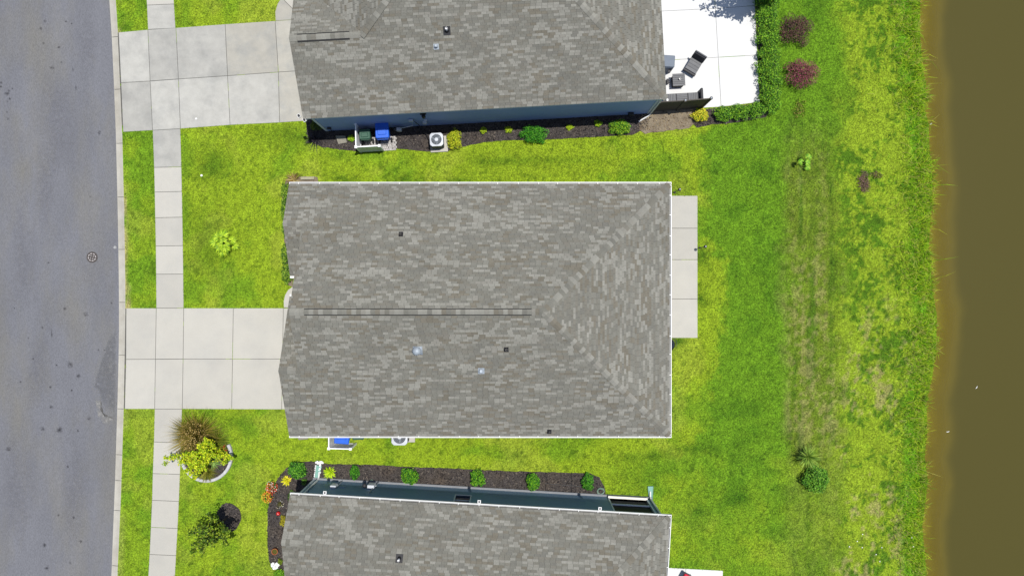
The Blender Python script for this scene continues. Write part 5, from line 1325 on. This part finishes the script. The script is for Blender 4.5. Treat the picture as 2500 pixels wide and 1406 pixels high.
x,y = W(1378,1182); o = thing('drip_line','long dark drip line along the bed between the last two shrubs','drip line',(x,y,.075),-.05); MB().tube([(-1.1,.02,0),(-.3,.0,.01),(.4,-.02,.01),(1.1,-.06,0)],.014,5).build('tubing',M_black,o)
# edging blocks round the bed
ec = W(*ringc); o = thing('bed_edging','ring of pale scalloped edging blocks around the round bed','edging',(ec[0],ec[1],.0))
me = MB().bbox((0,0,.07),(.37,.20,.16),.035).mesh('edging_block',M_edge)
for i in range(27):
    t = math.radians(118+i*(384-118-360+334)/26.0) if False else math.radians(178+i*7.9)
    R = 60/45.0; u = bpy.data.objects.new('edging_block',me); COL.objects.link(u); u.parent = o; u.location = (R*math.cos(t),R*math.sin(t),.02); u.rotation_euler = (0,0,t+math.pi/2); u.scale = (.60,.85,1)
# things at the middle house corner
x,y = W(752,436); o = thing('stone_slab','pale stone slab lying in the corner bed of the middle house','stone',(x,y,.05),.03); MB().bbox((0,0,.04),(.75,.16,.08),.02).build('slab_piece',M_board,o); MB().bbox((-.02,-.24,.02),(.68,.22,.05),.02).build('board_piece',M_soil,o)
x,y = W(741,1066); o = thing('stone_slab','pale stone half hidden under the lower gutter of the middle house','stone',(x,y,.02),.1); MB().bbox((0,0,.05),(.55,.26,.1),.04,taper=.9).build('slab_piece',M_greyst,o)
# manhole
x,y = W(225,628,-.075); o = thing('manhole_cover','round iron manhole cover in the street','manhole cover',(x,y,-.075))
MB().lathe([(.30,-.02),(.30,.010),(.27,.014)],n=32).build('ring',M_iron,o)
mb = MB()
for i in range(8):
    t = 2*math.pi*i/8+.2; mb.obox((.195*math.cos(t),.195*math.sin(t),.018),(.052,.105,.008),t)
for i in range(4):
    t = 2*math.pi*i/4+.6; mb.obox((.09*math.cos(t),.09*math.sin(t),.018),(.05,.05,.008),t)
mb.build('raised_lugs',M_ironlt,o)
x,y = W(281,604,-.075); o = thing('survey_ring','small pale paint ring by the kerb','road mark',(x,y,-0.0670)); MB().lathe([(.045,0),(.085,0),(.085,.003),(.045,.003)],n=14).build('ring',mat('pale_paint',alb(190,190,190),.9,var=.3,vscale=20),o)
# small white caps and litter
for px,py,r,lb in ((480,291,.055,'white round cap on the upper driveway'),(493,429,.06,'white round cap in the front lawn')):
    x,y = W(px,py); u = MB().lathe([(r,0),(r,.03),(r*.8,.045),(0,.05)],n=14).build('drain_cap',M_litter); u.location = (x,y,.025); tag(u,lb,'cap')
for i,(px,py,lb) in enumerate(((2384,945,'white feather floating on the pond'),(2272,303,'white stick in the shallows near the top of the pond'),(2314,1053,'white bent litter floating near the lower bank'))):
    x,y = W(px,py,-.35); u = MB().add([(-.03,-.10,0),(.02,-.04,.02),(.04,.10,0),(-.01,.03,.015),(-.03,-.10,-.01),(.04,.10,-.01)],[(0,1,2,3),(0,4,5,2,1),(3,2,5,4,0)]).build('floating_litter',M_litter); u.location = (x,y,-.345); u.rotation_euler = (0,0,-.3-i*.4); tag(u,lb,'litter')
rr = random.Random(4)
for px,py in ((2105,1303),(2092,1320),(2073,1333),(2104,1335),(2138,1352),(2147,1369),(2152,1335),(2225,1311),(2229,1333)):
    x,y = W(px,py); u = MB().lathe([(.008,0),(.008,.03),(.03,.035),(.026,.05),(.0,.06)],n=10).build('mushroom',M_litter); u.location = (x,y,.0); tag(u,'white mushroom scattered in the grass at the lower right','mushroom','white mushrooms near the pond')
